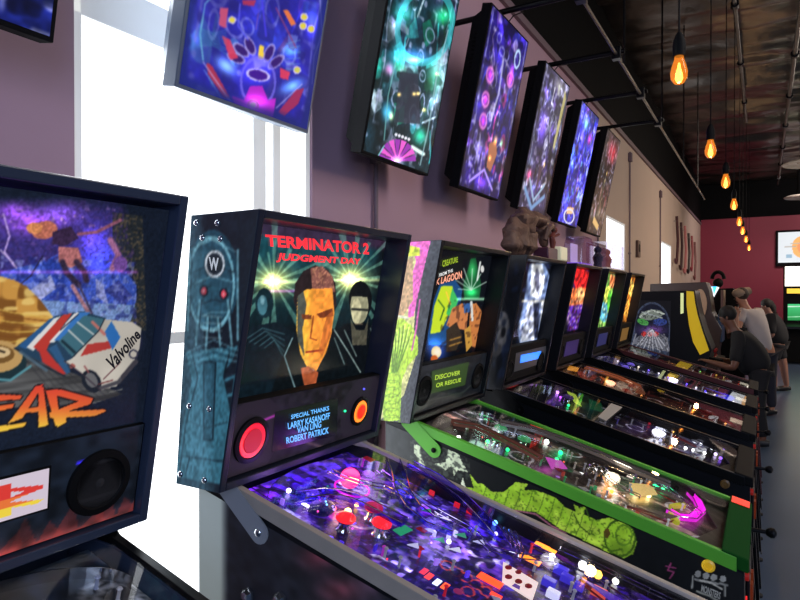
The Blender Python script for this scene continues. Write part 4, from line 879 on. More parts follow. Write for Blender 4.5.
cv.put(np.clip((cv.X-690)/20, 0, 1)*.75, (20, 16, 18))
cv.build('playfield', art_mat(.75, .25, .5), t)
arch(t, 2); lane_guides(t, 2, 0); apron(t, 2, (22, 26, 22))
A = lambda x, y, h=0.: pfpx(2, x, y, h)
for x, y, c, r, s in ((458, 440, (230, 240, 230), .013, 7), (440, 437, (220, 230, 230), .008, 3), (487, 444, (30, 220, 120), .012, 4), (507, 452, (30, 220, 120), .011, 4), (470, 453, (40, 210, 120), .012, 3), (546, 444, (235, 250, 240), .016, 5), (560, 455, (30, 230, 130), .014, 5), (556, 462, (40, 220, 120), .012, 4), (654, 489, (30, 230, 130), .014, 5), (636, 494, (255, 236, 190), .014, 7), (648, 498, (255, 236, 170), .012, 6), (662, 492, (60, 230, 140), .010, 5), (606, 486, (255, 160, 50), .010, 4), (611, 494, (255, 150, 40), .010, 4), (632, 488, (90, 190, 240), .010, 4)): lamp(t, A(x, y), c, r, s)
plastic(t, [A(538, 428), A(552, 432), A(556, 446), A(542, 444)], (214, 60, 46), .045, .8); plastic(t, [A(544, 462), A(560, 466), A(566, 474), A(550, 474)], (200, 80, 190), .02, .7); plastic(t, [A(628, 488), A(650, 490), A(656, 500), A(634, 502)], (220, 190, 120), .02, .7); plastic(t, [A(600, 484), A(610, 482), A(614, 492), A(604, 496)], (230, 150, 50), .03, .6)
ramp(t, [A(668, 512, .012), A(680, 519, .012), A(692, 520, .012), A(701, 512, .012), A(697, 503, .012), A(690, 495, .012)], (226, 36, 214), .03, 1.1)
wire_ramp(t, [A(664, 484, .03), A(676, 494, .03), A(688, 503, .03), A(700, 512, .025)]); wire_ramp(t, [A(590, 470, .05), A(596, 464, .055), A(604, 468, .055), A(608, 478, .05), A(618, 486, .045), A(640, 496, .04)])
for i in range(3): mb = MB(); c0 = A(592+i*6, 474+i*2, .03); mb.tube([c0+SL*math.cos(a)*.02+PN*math.sin(a)*.025 for a in np.linspace(0, math.pi, 10)], .002, 6); mb.build('chrome_loop', CHROME, t)
ramp(t, [A(500, 424, .05), A(530, 430, .055), A(565, 442, .055), A(600, 456, .05), A(640, 474, .045), A(670, 486, .04)], (90, 80, 76), .04, .25)
ramp(t, [A(452, 424, .05), A(476, 428, .05), A(510, 444, .05), A(540, 460, .045)], (100, 60, 50), .04, .3)
for q in ((26, 40), (32, 62), (22, 66)): bumper(t, pf(2, *q), (60, 150, 90), .6, .028)
clutter(t, 2, 80, [(120, 110, 100), (60, 160, 100), (180, 170, 160), (170, 60, 50), (200, 200, 200), (90, 60, 120)], 22, 8, 76)
sling(t, 2, 22, 1, (70, 60, 60)); sling(t, 2, 78, -1, (70, 60, 60)); flipper(t, pf(2, 86, 32), -.5, (220, 220, 60)); flipper(t, pf(2, 86, 68), math.pi+.5, (220, 220, 60))
MB().prism([A(731, 497, .06), A(746, 502, .06), A(745, 514, .06), A(730, 511, .06)], PN*.001)
cc = [Vector((-.098, yc(2)+.20, ZF+.021)), Vector((-.04, yc(2)+.20, ZF+.0065)), Vector((-.04, yc(2)+.275, ZF+.0065)), Vector((-.098, yc(2)+.275, ZF+.021))]
MB().prism([Vector(q)+Vector((0, 0, .003)) for q in cc], (0, 0, .0015)).build('red_sticker', mat('sticker_red', (250, 70, 50), .4, emit=(250, 60, 40), es=.6), t, smooth=False)
MB().box((-.042, yc(2)-.27, .60), (-.038, yc(2)-.255, .78)).build('red_light_strip', E('red_strip', (240, 40, 40), 1.), t)

# ======== machines 3..6
def far_head(k, seed, paint, bgc=(12, 13, 18)):
    cv = Cv(art_quad(k), 110, 120, bgc, seed); paint(cv); cv.grain(20, 20, .5); cv.blur(4).build('backglass', art_mat(1.1, .2, .2), t)
# 3: white and blue figures
t, H, SP = machine(3, 'black pinball machine with pale blue white backglass, lit blue display and brown sculpted topper above', BLACK, BLACK, rail=BLK_MET, bar=MATTE, hinge=BLK_MET, button=mat('brass_button', (120, 86, 40), .4))
def p3(cv):
    cv.photo(); cv.poly([(529, 264), (544, 263), (553, 285), (550, 342), (520, 345), (517, 330), (524, 300)], (110, 130, 170)); cv.poly([(531, 264), (542, 264), (545, 280), (540, 300), (530, 296)], (230, 234, 238)); cv.poly([(528, 300), (536, 300), (534, 340), (520, 342)], (206, 212, 226)); cv.poly([(541, 302), (546, 302), (545, 340), (539, 338)], (220, 224, 230)); cv.poly([(533, 303), (539, 303), (538, 338), (534, 338)], (16, 18, 26)); cv.line([(522, 301), (548, 301)], 1.6, (235, 225, 190)); cv.ring(526, 327, 6, 7, .16, (210, 216, 240)); cv.ell(537, 280, 2.4, 12, (90, 90, 110)); cv.splash(20, 24, .66, (40, 50, 100), .5, cv.mpoly([(516, 262), (554, 262), (554, 345), (516, 345)])); cv.glow(536, 310, 18, 40, (60, 60, 80), 0, .4); cv.poly([(549, 290), (553, 290), (552, 310), (549, 310)], (190, 130, 70), .6)
    cv.put(np.clip((519-cv.X+(300-cv.Y)*.02)/3, 0, 1), (12, 13, 18)); cv.put(np.clip((cv.X-552)/4, 0, 1), (12, 13, 18))
far_head(3, 91, p3)
dq = [(520, 363), (541, 358), (541, 351), (521, 355)]
d = MB().hexa(quad_px([(514, 372), (546, 362), (546, 346), (516, 353)], face_pt(3, 0, 0, .022), FN), quad_px([(514, 372), (546, 362), (546, 346), (516, 353)], face_pt(3, 0, 0, .0175), FN)).build('score_display', mat('display_frame_grey', (70, 76, 84), .4), SP, smooth=False)
MB().prism(quad_px(dq, face_pt(3, 0, 0, .017), FN), FN*.001).build('display_light', E('display_azure', (30, 120, 240), 1.6), d, smooth=False)
for u in (.1, .62): speaker(3, SP, 0, 0, .042, None, 0, u=u, v=.09)
cv = head_side_canvas(3, 60, 140, (18, 20, 26), 33); cv.ell(60, 42, 30, 17, (92, 90, 92)); cv.ell(52, 45, 8, 4, (24, 24, 28)); cv.ell(74, 43, 7, 4, (24, 24, 28)); cv.ell(60, 30, 18, 5, (60, 58, 60)); cv.splash(10, 16, .62, (26, 34, 54), .8); cv.grain(20, 30, .3); cv.blur(2).build('side_art', art_mat(.35, .35, .8), H, .0008)
cv = pf_canvas(3, 200, 70, (13, 13, 18), 83); pf_print(cv, [(40, 40, 60), (30, 30, 34), (60, 40, 90)], 6, 24, .6); cv.photo()
for g in [(557, 397, 9, 6, (120, 50, 220)), (580, 402, 8, 8, (150, 190, 60)), (592, 408, 12, 10, (10, 80, 60)), (508, 389, 6, 5, (220, 50, 50)), (640, 430, 40, 10, (60, 40, 100)), (690, 447, 26, 8, (170, 170, 200))]: cv.glow(*g, k=.6)
cv.build('playfield', art_mat(.6, .2, .5), t); arch(t, 3); apron(t, 3, (18, 18, 20)); lane_guides(t, 3, 0)
A = lambda x, y, h=0.: pfpx(3, x, y, h)
plastic(t, [A(501, 384), A(512, 386), A(512, 392), A(503, 394)], (230, 50, 46), .03, .8); lamp(t, A(557, 394), (200, 130, 255), .014, 5); lamp(t, A(560, 399), (190, 90, 255), .010, 4); lamp(t, A(568, 407), (30, 240, 140), .010, 5); plastic(t, [A(578, 390), A(586, 393), A(580, 412), A(573, 408)], (190, 220, 80), .03, .7); plastic(t, [A(594, 400), A(606, 404), A(602, 418), A(588, 414)], (20, 90, 60), .03, .4)
q = [A(612, 403, .05), A(624, 406, .05), A(606, 421, .05), A(598, 417, .05)]; MB().prism(q, PN*.002).build('grey_ramp_flap', mat('flap_grey', (150, 146, 140), .4, emit=(120, 116, 110), es=.3), t, smooth=False)
for i, (x, y, c, s) in enumerate([(676, 428, (255, 180, 80), 6), (685, 450, (250, 250, 255), 7), (693, 452, (250, 250, 255), 8), (700, 446, (230, 230, 255), 5), (704, 455, (250, 250, 255), 6), (715, 456, (220, 200, 255), 5), (720, 460, (140, 90, 240), 4), (664, 436, (190, 190, 220), 3), (672, 441, (190, 190, 220), 4), (660, 442, (180, 180, 220), 2), (653, 421, (190, 40, 60), 2), (723, 452, (110, 60, 220), 3)]): lamp(t, A(x, y), c, .011, s)
clutter(t, 3, 50, [(90, 80, 160), (160, 160, 180), (200, 200, 220), (70, 70, 90)], 31, 40, 86, lamps=False)
for v in (28, 70): bumper(t, pf(3, 24, v), (70, 50, 110), .4)
flipper(t, pf(3, 86, 32), -.5); flipper(t, pf(3, 86, 68), math.pi+.5); sling(t, 3, 22, 1, (90, 90, 130)); sling(t, 3, 78, -1, (90, 90, 130)); wire_ramp(t, [A(620, 414, .04), A(640, 421, .045), A(665, 430, .04), A(690, 440, .035), A(712, 450, .03)])
# 4: red and orange backglass
t, H, SP = machine(4, 'black pinball machine with glowing red and orange backglass and dark red playfield', BLACK, BLACK, rail=BLK_MET, bar=MATTE, hinge=BLK_MET)
def p4(cv):
    cv.photo(); cv.poly([(575, 266), (589, 270), (590, 300), (584, 328), (564, 332), (568, 300)], (70, 30, 90)); cv.poly([(577, 265), (582, 268), (590, 273), (588, 288), (576, 290), (573, 280)], (240, 40, 40)); cv.poly([(572, 288), (588, 288), (586, 306), (566, 308)], (244, 130, 70)); cv.ell(580, 294, 4, 7, (250, 190, 120)); cv.poly([(568, 306), (584, 304), (582, 328), (564, 332)], (80, 40, 150)); cv.splash(20, 30, .6, (250, 220, 200), .5, cv.mpoly([(565, 300), (586, 300), (584, 330), (564, 330)])); cv.splash(14, 20, .62, (70, 16, 20), .6)
    cv.put(np.clip((cv.X-588)/4, 0, 1), (12, 13, 18)); cv.put(np.clip((566-cv.X-(cv.Y-300)*-.1)/3, 0, 1), (12, 13, 18))
far_head(4, 92, p4)
d = MB().hexa(face_quad(4, .20, .52, .07, .17, .022), face_quad(4, .20, .52, .07, .17, .0175)).build('score_display', mat('display_violet', (40, 30, 70), .3, emit=(60, 40, 110), es=.4), SP, smooth=False)
for u in (.1, .62): speaker(4, SP, 0, 0, .042, None, 0, u=u, v=.11)
cv = pf_canvas(4, 200, 70, (40, 16, 16), 84); pf_print(cv, [(90, 30, 26), (60, 20, 20), (120, 60, 40)], 7, 26, .8); cv.photo()
cv.put((cv.mell(587, 374, 10, 6, 20) < 1)*1., (130, 50, 40)); cv.put((cv.mell(589, 375, 3, 3) < 1)*1., (30, 12, 12)); cv.put((cv.mell(611, 378, 13, 6, 22) < 1)*1., (190, 96, 44)); cv.put((cv.mell(628, 387, 13, 6, 25) < 1)*1., (150, 132, 118)); cv.line([(604, 371), (607, 383)], 2, (240, 200, 110)); cv.grain(80, 40, .5)
cv.build('playfield', art_mat(.9, .25, .5), t); arch(t, 4); apron(t, 4, (20, 18, 18), (210, 196, 170))
A = lambda x, y, h=0.: pfpx(4, x, y, h)
ramp(t, [A(585, 368, .04), A(600, 372, .045), A(618, 378, .045), A(636, 386, .04), A(640, 394, .03)], (150, 84, 54), .06, .4); plastic(t, [A(566, 369), A(578, 372), A(576, 376), A(566, 374)], (240, 160, 60), .03, 1.)
for x, y in ((641, 397), (725, 425), (676, 412), (700, 404)): lamp(t, A(x, y), (255, 170, 90), .008, 3)
wire_ramp(t, [A(660, 392, .05), A(680, 400, .05), A(700, 408, .045), A(712, 412, .04), A(716, 416, .03)])
clutter(t, 4, 40, [(120, 50, 40), (90, 40, 36), (160, 130, 110)], 32, 10, 86, lamps=False)
for v in (28, 70): bumper(t, pf(4, 40, v), (140, 40, 30), .4)
flipper(t, pf(4, 86, 32), -.5); flipper(t, pf(4, 86, 68), math.pi+.5); sling(t, 4, 22, 1, (110, 36, 30)); sling(t, 4, 78, -1, (110, 36, 30))
# 5: green and yellow
t, H, SP = machine(5, 'black pinball machine with green and yellow backglass and bluish white lit playfield', BLACK, BLACK, rail=BLK_MET, bar=MATTE, hinge=BLK_MET)
def p5(cv):
    cv.photo(); cv.poly([(608, 273), (615, 275), (614, 300), (610, 326), (596, 328), (600, 300)], (120, 180, 80)); cv.poly([(610, 274), (615, 276), (615, 288), (609, 288)], (220, 120, 70)); cv.ell(608, 296, 4, 10, (220, 230, 90)); cv.ell(604, 312, 5, 10, (90, 170, 200)); cv.ell(610, 304, 3, 14, (90, 190, 60)); cv.splash(14, 20, .6, (250, 240, 160), .5); cv.put(np.clip((cv.X-614-(290-cv.Y)*.05)/3, 0, 1), (12, 13, 18)); cv.put(np.clip((601-cv.X-(cv.Y-290)*.14)/3, 0, 1), (12, 13, 18))
far_head(5, 93, p5)
d = MB().hexa(face_quad(5, .20, .52, .07, .17, .022), face_quad(5, .20, .52, .07, .17, .0175)).build('score_display', mat('display_blue_dim', (40, 44, 90), .3, emit=(50, 54, 120), es=.4), SP, smooth=False)
for u in (.1, .62): speaker(5, SP, 0, 0, .042, None, 0, u=u, v=.11)
cv = pf_canvas(5, 200, 70, (36, 34, 60), 85); pf_print(cv, [(80, 70, 200), (160, 160, 190), (60, 50, 120), (200, 190, 140)], 9, 34); cv.build('playfield', art_mat(1., .25, .5), t); arch(t, 5); apron(t, 5, (60, 60, 60), (230, 226, 206))
A = lambda x, y, h=0.: pfpx(5, x, y, h)
for i in range(15):
    x = 612+i*9.3; y = 352+i*3.6; lamp(t, A(x, y), [(120, 90, 255), (235, 230, 255), (90, 70, 255), (255, 240, 220)][i % 4], .011, 4)
plastic(t, [A(670, 370), A(677, 372), A(673, 379), A(667, 376)], (236, 200, 110), .03, 1.); plastic(t, [A(718, 388), A(736, 394), A(728, 400), A(712, 396)], (60, 60, 250), .01, 1.2)
clutter(t, 5, 40, [(110, 100, 240), (220, 220, 250), (60, 60, 160)], 33, 10, 86, lamps=False); sling(t, 5, 22, 1, (90, 80, 230)); sling(t, 5, 78, -1, (90, 80, 230)); flipper(t, pf(5, 86, 32), -.5); flipper(t, pf(5, 86, 68), math.pi+.5)
for v in (28, 70): bumper(t, pf(5, 24, v), (120, 100, 230), 1.)
# 6: amber
t, H, SP = machine(6, 'farthest pinball machine of the row, with amber backglass and maroon playfield', BLACK, BLACK, rail=mat('maroon_rail', (70, 24, 28), .4), bar=MATTE, hinge=BLK_MET)
def p6(cv):
    cv.photo(); cv.poly([(629, 276), (636, 278), (634, 300), (630, 322), (620, 322), (624, 300)], (200, 120, 40)); cv.ell(631, 288, 3, 9, (255, 210, 100)); cv.ell(627, 308, 4, 9, (250, 180, 70)); cv.splash(16, 22, .6, (120, 50, 20), .7); cv.put(np.clip((cv.X-635-(290-cv.Y)*.05)/3, 0, 1), (12, 13, 18)); cv.put(np.clip((622-cv.X-(cv.Y-300)*-.1)/3, 0, 1), (12, 13, 18))
far_head(6, 94, p6)
d = MB().hexa(face_quad(6, .20, .52, .05, .17, .022), face_quad(6, .20, .52, .05, .17, .0175)).build('score_display', mat('display_amber', (120, 90, 50), .3, emit=(150, 110, 50), es=.4), SP, smooth=False)
for u in (.1, .62): speaker(6, SP, 0, 0, .042, mat and None, 0, u=u, v=.11)
cv = pf_canvas(6, 160, 60, (66, 26, 30), 86); pf_print(cv, [(120, 50, 50), (90, 40, 30), (200, 150, 70)], 10, 24); cv.build('playfield', art_mat(.8, .25, .5), t); arch(t, 6); apron(t, 6, (60, 50, 50), (230, 226, 206))
A = lambda x, y, h=0.: pfpx(6, x, y, h)
for x, y, c in ((724, 373, (255, 240, 150)), (717, 370, (255, 200, 90)), (739, 378, (240, 60, 40)), (700, 368, (120, 200, 100))): lamp(t, A(x, y), c, .011, 4)
clutter(t, 6, 30, [(150, 60, 50), (200, 170, 120)], 34, 30, 86, lamps=False); flipper(t, pf(6, 86, 32), -.5); flipper(t, pf(6, 86, 68), math.pi+.5)
sling(t, 6, 22, 1, (130, 40, 40)); sling(t, 6, 78, -1, (130, 40, 40))
# ======== televisions hung high above the machines
TN0, TZ0, TN1, TZ1 = 1.43, 2.28, 1.237, 3.21
tl = math.hypot(TN0-TN1, TZ1-TZ0); TU = Vector(((TN0-TN1)/tl, 0, (TZ1-TZ0)/tl)); TNn = Vector((TU.z, 0, -TU.x))
def ty(k): return 1.49+.94*(k-1)
PALET = [
 [(40, 50, 190), (60, 90, 220), (30, 30, 90), (90, 120, 220)],
 [(40, 40, 200), (70, 60, 220), (120, 60, 220), (40, 120, 180), (160, 70, 90), (20, 20, 90), (90, 190, 210)],
 [(20, 150, 110), (60, 190, 200), (30, 60, 90), (120, 90, 180), (200, 220, 230), (30, 90, 60), (20, 30, 50)],
 [(60, 40, 190), (110, 60, 200), (40, 60, 170), (170, 150, 210), (30, 24, 80), (200, 60, 140)],
 [(80, 60, 170), (180, 180, 190), (60, 60, 110), (120, 90, 200), (70, 90, 130), (200, 200, 210)],
 [(70, 90, 240), (120, 90, 250), (180, 200, 250), (60, 40, 200), (90, 190, 230), (200, 60, 110)],
 [(150, 30, 50), (90, 60, 60), (160, 130, 120), (60, 50, 56), (110, 90, 80), (40, 60, 50)]]
BG = [(24, 34, 110), (22, 20, 120), (14, 36, 46), (34, 24, 110), (50, 46, 80), (50, 50, 200), (70, 50, 50)]
def tv_one(cv):
    cv.photo(); cv.col = cv.col*.4+np.array([52, 50, 170])*.6
    O = (190, 180, 240)
    cv.glow(256, 70, 24, 22, (40, 30, 150)); cv.glow(226, 66, 16, 9, (110, 170, 200), 40); cv.glow(292, 86, 16, 8, (90, 160, 190), -25); cv.glow(291, 50, 10, 8, (70, 150, 170)); cv.glow(312, 24, 8, 20, (60, 60, 200))
    for (x, y, r) in ((241, 50, -50), (250, 46, -25), (269, 53, 25), (276, 62, 50), (236, 58, -65)): cv.ell(x, y, 4.2, 9, (54, 30, 110), r); cv.ring(x, y, 4.2, 9, .16, O, r, .6)
    cv.poly([(259, 45), (264, 46), (263, 60), (258, 59)], (236, 200, 70)); cv.ring(258, 82, 17, 24, .07, (120, 110, 230), 0, .7); cv.ell(258, 75, 11, 5.5, (64, 26, 140), 12); cv.ring(258, 75, 11, 5.5, .12, O, 12)
    cv.poly([(236, 112), (232, 96), (244, 100), (250, 86), (262, 86), (268, 100), (276, 98), (272, 124), (254, 118)], (170, 40, 190)); cv.glow(254, 104, 16, 11, (230, 60, 220)); cv.ell(253, 105, 3.2, 3.2, (255, 200, 240)); cv.ring(253, 105, 5, 5, .2, (250, 120, 230))
    cv.poly([(206, 62), (212, 66), (230, 98), (224, 98), (208, 74)], (160, 50, 80)); cv.line([(203, 62), (232, 104)], 1.1, O, .7); cv.line([(204, 70), (226, 106), (240, 112)], 1., (120, 160, 230), .7)
    cv.poly([(278, 112), (296, 90), (304, 88), (298, 104), (284, 116)], (150, 44, 90)); cv.line([(276, 108), (302, 84)], 1.1, O, .7)
    for p, c in (([(220, 8), (228, 8), (226, 28), (219, 26)], (200, 80, 110)), ([(222, 36), (230, 40), (238, 58), (230, 60)], (210, 60, 90)), ([(283, 10), (288, 10), (296, 24), (291, 26)], (236, 120, 60)), ([(242, 0), (256, 0), (254, 6), (243, 5)], (170, 50, 80)), ([(288, 34), (298, 36), (294, 52), (288, 48)], (90, 100, 190)), ([(280, 68), (290, 72), (288, 80), (280, 78)], (220, 60, 90))): cv.poly(p, c, .9)
    for x, y in ((304, 17), (303, 26), (311, 29), (297, 70), (232, 20)): cv.ell(x, y, 3, 3, (214, 196, 70)); cv.ring(x, y, 3.4, 3.4, .16, O)
    cv.line([(203, 60), (200, 34), (205, 4), (214, -6)], 1.2, (120, 200, 220), .8); cv.line([(320, 0), (322, 34), (314, 56), (312, 84)], 1.2, (170, 170, 240), .8); cv.line([(240, 4), (238, 26), (248, 40)], 1.6, (90, 90, 230), .8); cv.line([(262, 0), (266, 36)], 2, (70, 60, 220), .8); cv.line([(276, 8), (296, 48)], 1.6, (130, 60, 120), .8)
    for i in range(9): cv.line([(198, 28+i*2.2), (214, 33+i*1.6), (226, 30+i*3)], .9, (70, 170, 180), .45)
    for i in range(6): cv.line([(286, 44+i*5), (300, 40+i*6)], .9, (110, 190, 200), .5)
    edge = np.clip((cv.U-93)/3, 0, 1)+np.clip((5-cv.U)/3, 0, 1)+np.clip((4-cv.V)/3, 0, 1); cv.put(np.clip(edge, 0, 1)*.8, (30, 40, 110)); cv.panel()
def tv_two(cv):
    cv.photo(); cv.col = cv.col*.85+np.array([20, 40, 50])*.3
    cv.ring(425, 26, 27, 37, .10, (60, 190, 200), 12, .6); cv.glow(412, 56, 22, 10, (60, 130, 220)); cv.glow(443, 16, 12, 12, (20, 170, 90)); cv.glow(404, 14, 14, 14, (30, 150, 120)); cv.glow(414, 60, 10, 4, (150, 200, 90))
    cv.poly([(400, 72), (418, 74), (420, 124), (394, 122)], (46, 50, 66), .85); cv.glow(434, 76, 12, 22, (40, 110, 70)); cv.glow(438, 66, 8, 14, (150, 170, 190), 20, .7); cv.glow(433, 102, 8, 12, (140, 160, 190), 20, .7); cv.glow(389, 69, 6, 8, (200, 120, 180)); cv.glow(387, 112, 7, 12, (60, 160, 200)); cv.glow(391, 116, 3, 6, (230, 220, 130)); cv.glow(420, 136, 9, 12, (20, 190, 130)); cv.line([(412, 147), (423, 154)], 4, (220, 240, 236))
    for x, y in ((414, 94), (418, 93.6), (399, 94.6), (424, 110), (437, 74)): cv.glow(x, y, 2.6, 2.6, (255, 210, 90))
    for i in range(5): cv.ell(396+i*3.2, 134.5+i*1.2, 1.5, 1.8, (220, 220, 230))
    for i in range(9):
        a = math.radians(192+i*20); c = (222, 90, 200) if i % 2 else (150, 50, 170)
        cv.poly([(397, 161), (397+19*math.cos(a-.15), 161+22*math.sin(a-.15)), (397+19*math.cos(a+.15), 161+22*math.sin(a+.15))], c)
    cv.glow(397, 161, 8, 6, (250, 190, 230)); cv.line([(384, 146), (378, 156), (392, 168)], 1.2, (120, 200, 200)); cv.line([(396, 60), (388, 96), (384, 140)], 1.2, (120, 190, 190), .7); cv.line([(448, 30), (436, 80), (428, 130), (420, 165)], 1.4, (150, 190, 200), .7); cv.panel()
def tv_paint(k, cv):
    r = random.Random(100+k); cv.panel()
    for i in range(60):
        c = np.array(r.choice(PALET[k]), float)*r.uniform(.5, 1.15); x, y = r.uniform(0, 100), r.uniform(12, 100); w = r.random()
        if w < .3: cv.glow(x, y, r.uniform(6, 24), r.uniform(3, 12), c, r.uniform(-20, 20), .7)
        elif w < .5: cv.ell(x, y, r.uniform(2, 9), r.uniform(2, 7), c, r.uniform(0, 180), .75)
        elif w < .75: cv.line([(x, y), (x+r.uniform(-10, 10), y-r.uniform(4, 16)), (x+r.uniform(-14, 14), y-r.uniform(10, 26))], r.uniform(.8, 2.8), c, .85)
        else:
            a = r.uniform(0, 6); cv.poly([(x+math.cos(a+b)*r.uniform(3, 12), y+math.sin(a+b)*r.uniform(2, 8)) for b in (0, 1.3, 2.3, 3.5, 5)], c, .7)
    for i in range(12):
        x, y = r.uniform(10, 90), r.uniform(20, 95); cv.ring(x, y, r.uniform(3, 8), r.uniform(2, 5), .16, (200, 210, 255), 0, .6)
    # side rails of the table shown, lower lanes
    cv.line([(4, 100), (3, 55), (8, 40), (6, 14)], 1.6, (190, 200, 240), .6); cv.line([(96, 100), (97, 50), (92, 36), (95, 12)], 1.6, (190, 200, 240), .6)
    cv.splash(16, 30, .72, (205, 205, 245), .5); cv.splash(14, 24, .6, tuple(.4*x for x in BG[k]), .7); cv.grain(40, 70, .25); cv.grain(8, 14, .4)
    if k == 1: tv_one(cv)
    if k == 2: tv_two(cv)
    if k == -1:
        cv.put((cv.mell(52, 52, 26, 24) < 1)*.7, (40, 34, 190)); 
        for i in range(7): a = math.radians(20+i*23); cv.poly([(50+18*math.cos(a-.12), 30+13*math.sin(a-.12)), (50+34*math.cos(a-.1), 30+24*math.sin(a-.1)), (50+34*math.cos(a+.1), 30+24*math.sin(a+.1)), (50+18*math.cos(a+.12), 30+13*math.sin(a+.12))], (90, 60, 150), .9)
        cv.poly([(48, 52), (54, 52), (52, 64), (48, 62)], (230, 190, 80)); cv.ell(53, 37, 13, 5.5, (60, 30, 170)); cv.ring(53, 37, 13, 5.5, .1, (180, 160, 240))
        cv.glow(53, 14, 22, 13, (200, 40, 200)); cv.glow(26, 34, 10, 7, (150, 200, 230)); cv.glow(76, 28, 10, 6, (120, 180, 220)); cv.ell(54, 11, 4, 2.6, (250, 150, 220))
        cv.poly([(6, 48), (12, 44), (34, 18), (28, 14), (20, 24)], (120, 50, 110)); cv.line([(6, 50), (32, 18)], 1.2, (220, 200, 240)); cv.poly([(70, 12), (90, 26), (96, 36), (88, 34)], (150, 50, 80)); cv.poly([(70, 86), (78, 92), (90, 70), (84, 66)], (190, 70, 60)); cv.poly([(46, 92), (62, 92), (60, 99), (48, 99)], (150, 50, 70)); cv.poly([(22, 60), (34, 84), (38, 80), (30, 54)], (190, 70, 120)); cv.glow(84, 78, 8, 9, (120, 110, 30)); cv.put(np.clip((8-cv.Y)/6, 0, 1), (30, 44, 130))
    if k == 3:
        for x, y in ((22, 66), (22, 52), (26, 40), (72, 72)): cv.glow(x, y, 9, 6, (230, 60, 210)); cv.ring(x, y, 8, 4, .2, (250, 150, 230), 0, .7)
        cv.poly([(50, 30), (66, 34), (74, 26), (66, 14), (54, 16)], (176, 110, 80)); cv.glow(64, 34, 7, 3.5, (250, 200, 90)); cv.glow(80, 34, 6, 3, (60, 220, 110)); cv.glow(58, 22, 4, 2, (250, 190, 90)); cv.ring(80, 86, 7, 5, .2, (190, 220, 255)); cv.line([(46, 78), (50, 60), (44, 46)], 4, (220, 220, 250), .7); cv.line([(20, 4), (50, 14), (80, 4)], 2, (180, 160, 255)); cv.glow(50, 6, 20, 5, (130, 70, 230))
    if k == 4:
        cv.poly([(84, 96), (94, 90), (88, 50), (80, 52)], (210, 200, 120), .8); cv.glow(30, 60, 22, 16, (90, 50, 200)); cv.glow(62, 36, 4, 3, (255, 220, 90)); cv.glow(50, 22, 4, 3, (255, 220, 90)); cv.glow(16, 24, 12, 5, (220, 50, 90)); cv.line([(10, 14), (46, 2), (86, 14)], 4, (120, 160, 210)); cv.line([(20, 22), (48, 8), (78, 22)], 3, (160, 190, 220)); cv.poly([(50, 12), (58, 34), (44, 34)], (80, 60, 80)); cv.glow(60, 94, 30, 8, (120, 120, 100))
    if k == 5:
        cv.glow(72, 78, 12, 7, (230, 60, 130)); cv.glow(40, 88, 20, 8, (80, 190, 180)); cv.poly([(30, 14), (66, 16), (64, 10), (34, 8)], (250, 200, 150)); cv.ring(50, 7, 26, 6, .12, (230, 230, 255)); cv.line([(50, 70), (52, 20)], 5, (90, 50, 200), .8); cv.glow(56, 40, 5, 3, (240, 200, 200))
    if k == 6:
        cv.glow(60, 84, 40, 14, (170, 20, 40)); cv.poly([(26, 10), (70, 4), (72, 10), (28, 17)], (240, 200, 130)); cv.glow(52, 62, 4, 3, (255, 220, 120)); cv.glow(50, 54, 4, 3, (255, 210, 110)); cv.line([(60, 96), (54, 74)], 4, (200, 190, 200), .7); cv.line([(50, 50), (46, 20)], 10, (70, 76, 60), .6)
TLAB = ['deep blue television at the top left, nearest of the row and cut off above', 'large television before the bright window, violet blue picture with magenta base', 'television with green and cyan picture and a magenta fan at its lower end',
        'television with purple blue picture, pink round lamps and an orange shape low down', 'television with grey violet picture and a pale yellow streak on its side', 'television with bright electric blue picture, second from the far end', 'farthest television, red at the top and brown grey below']
TVB = mat('television_plastic', (9, 9, 12), .8); TVB.node_tree.nodes['Principled BSDF'].inputs['Specular IOR Level'].default_value = .15
TVG = mat('television_plastic_window_lit', (96, 108, 126), .4)
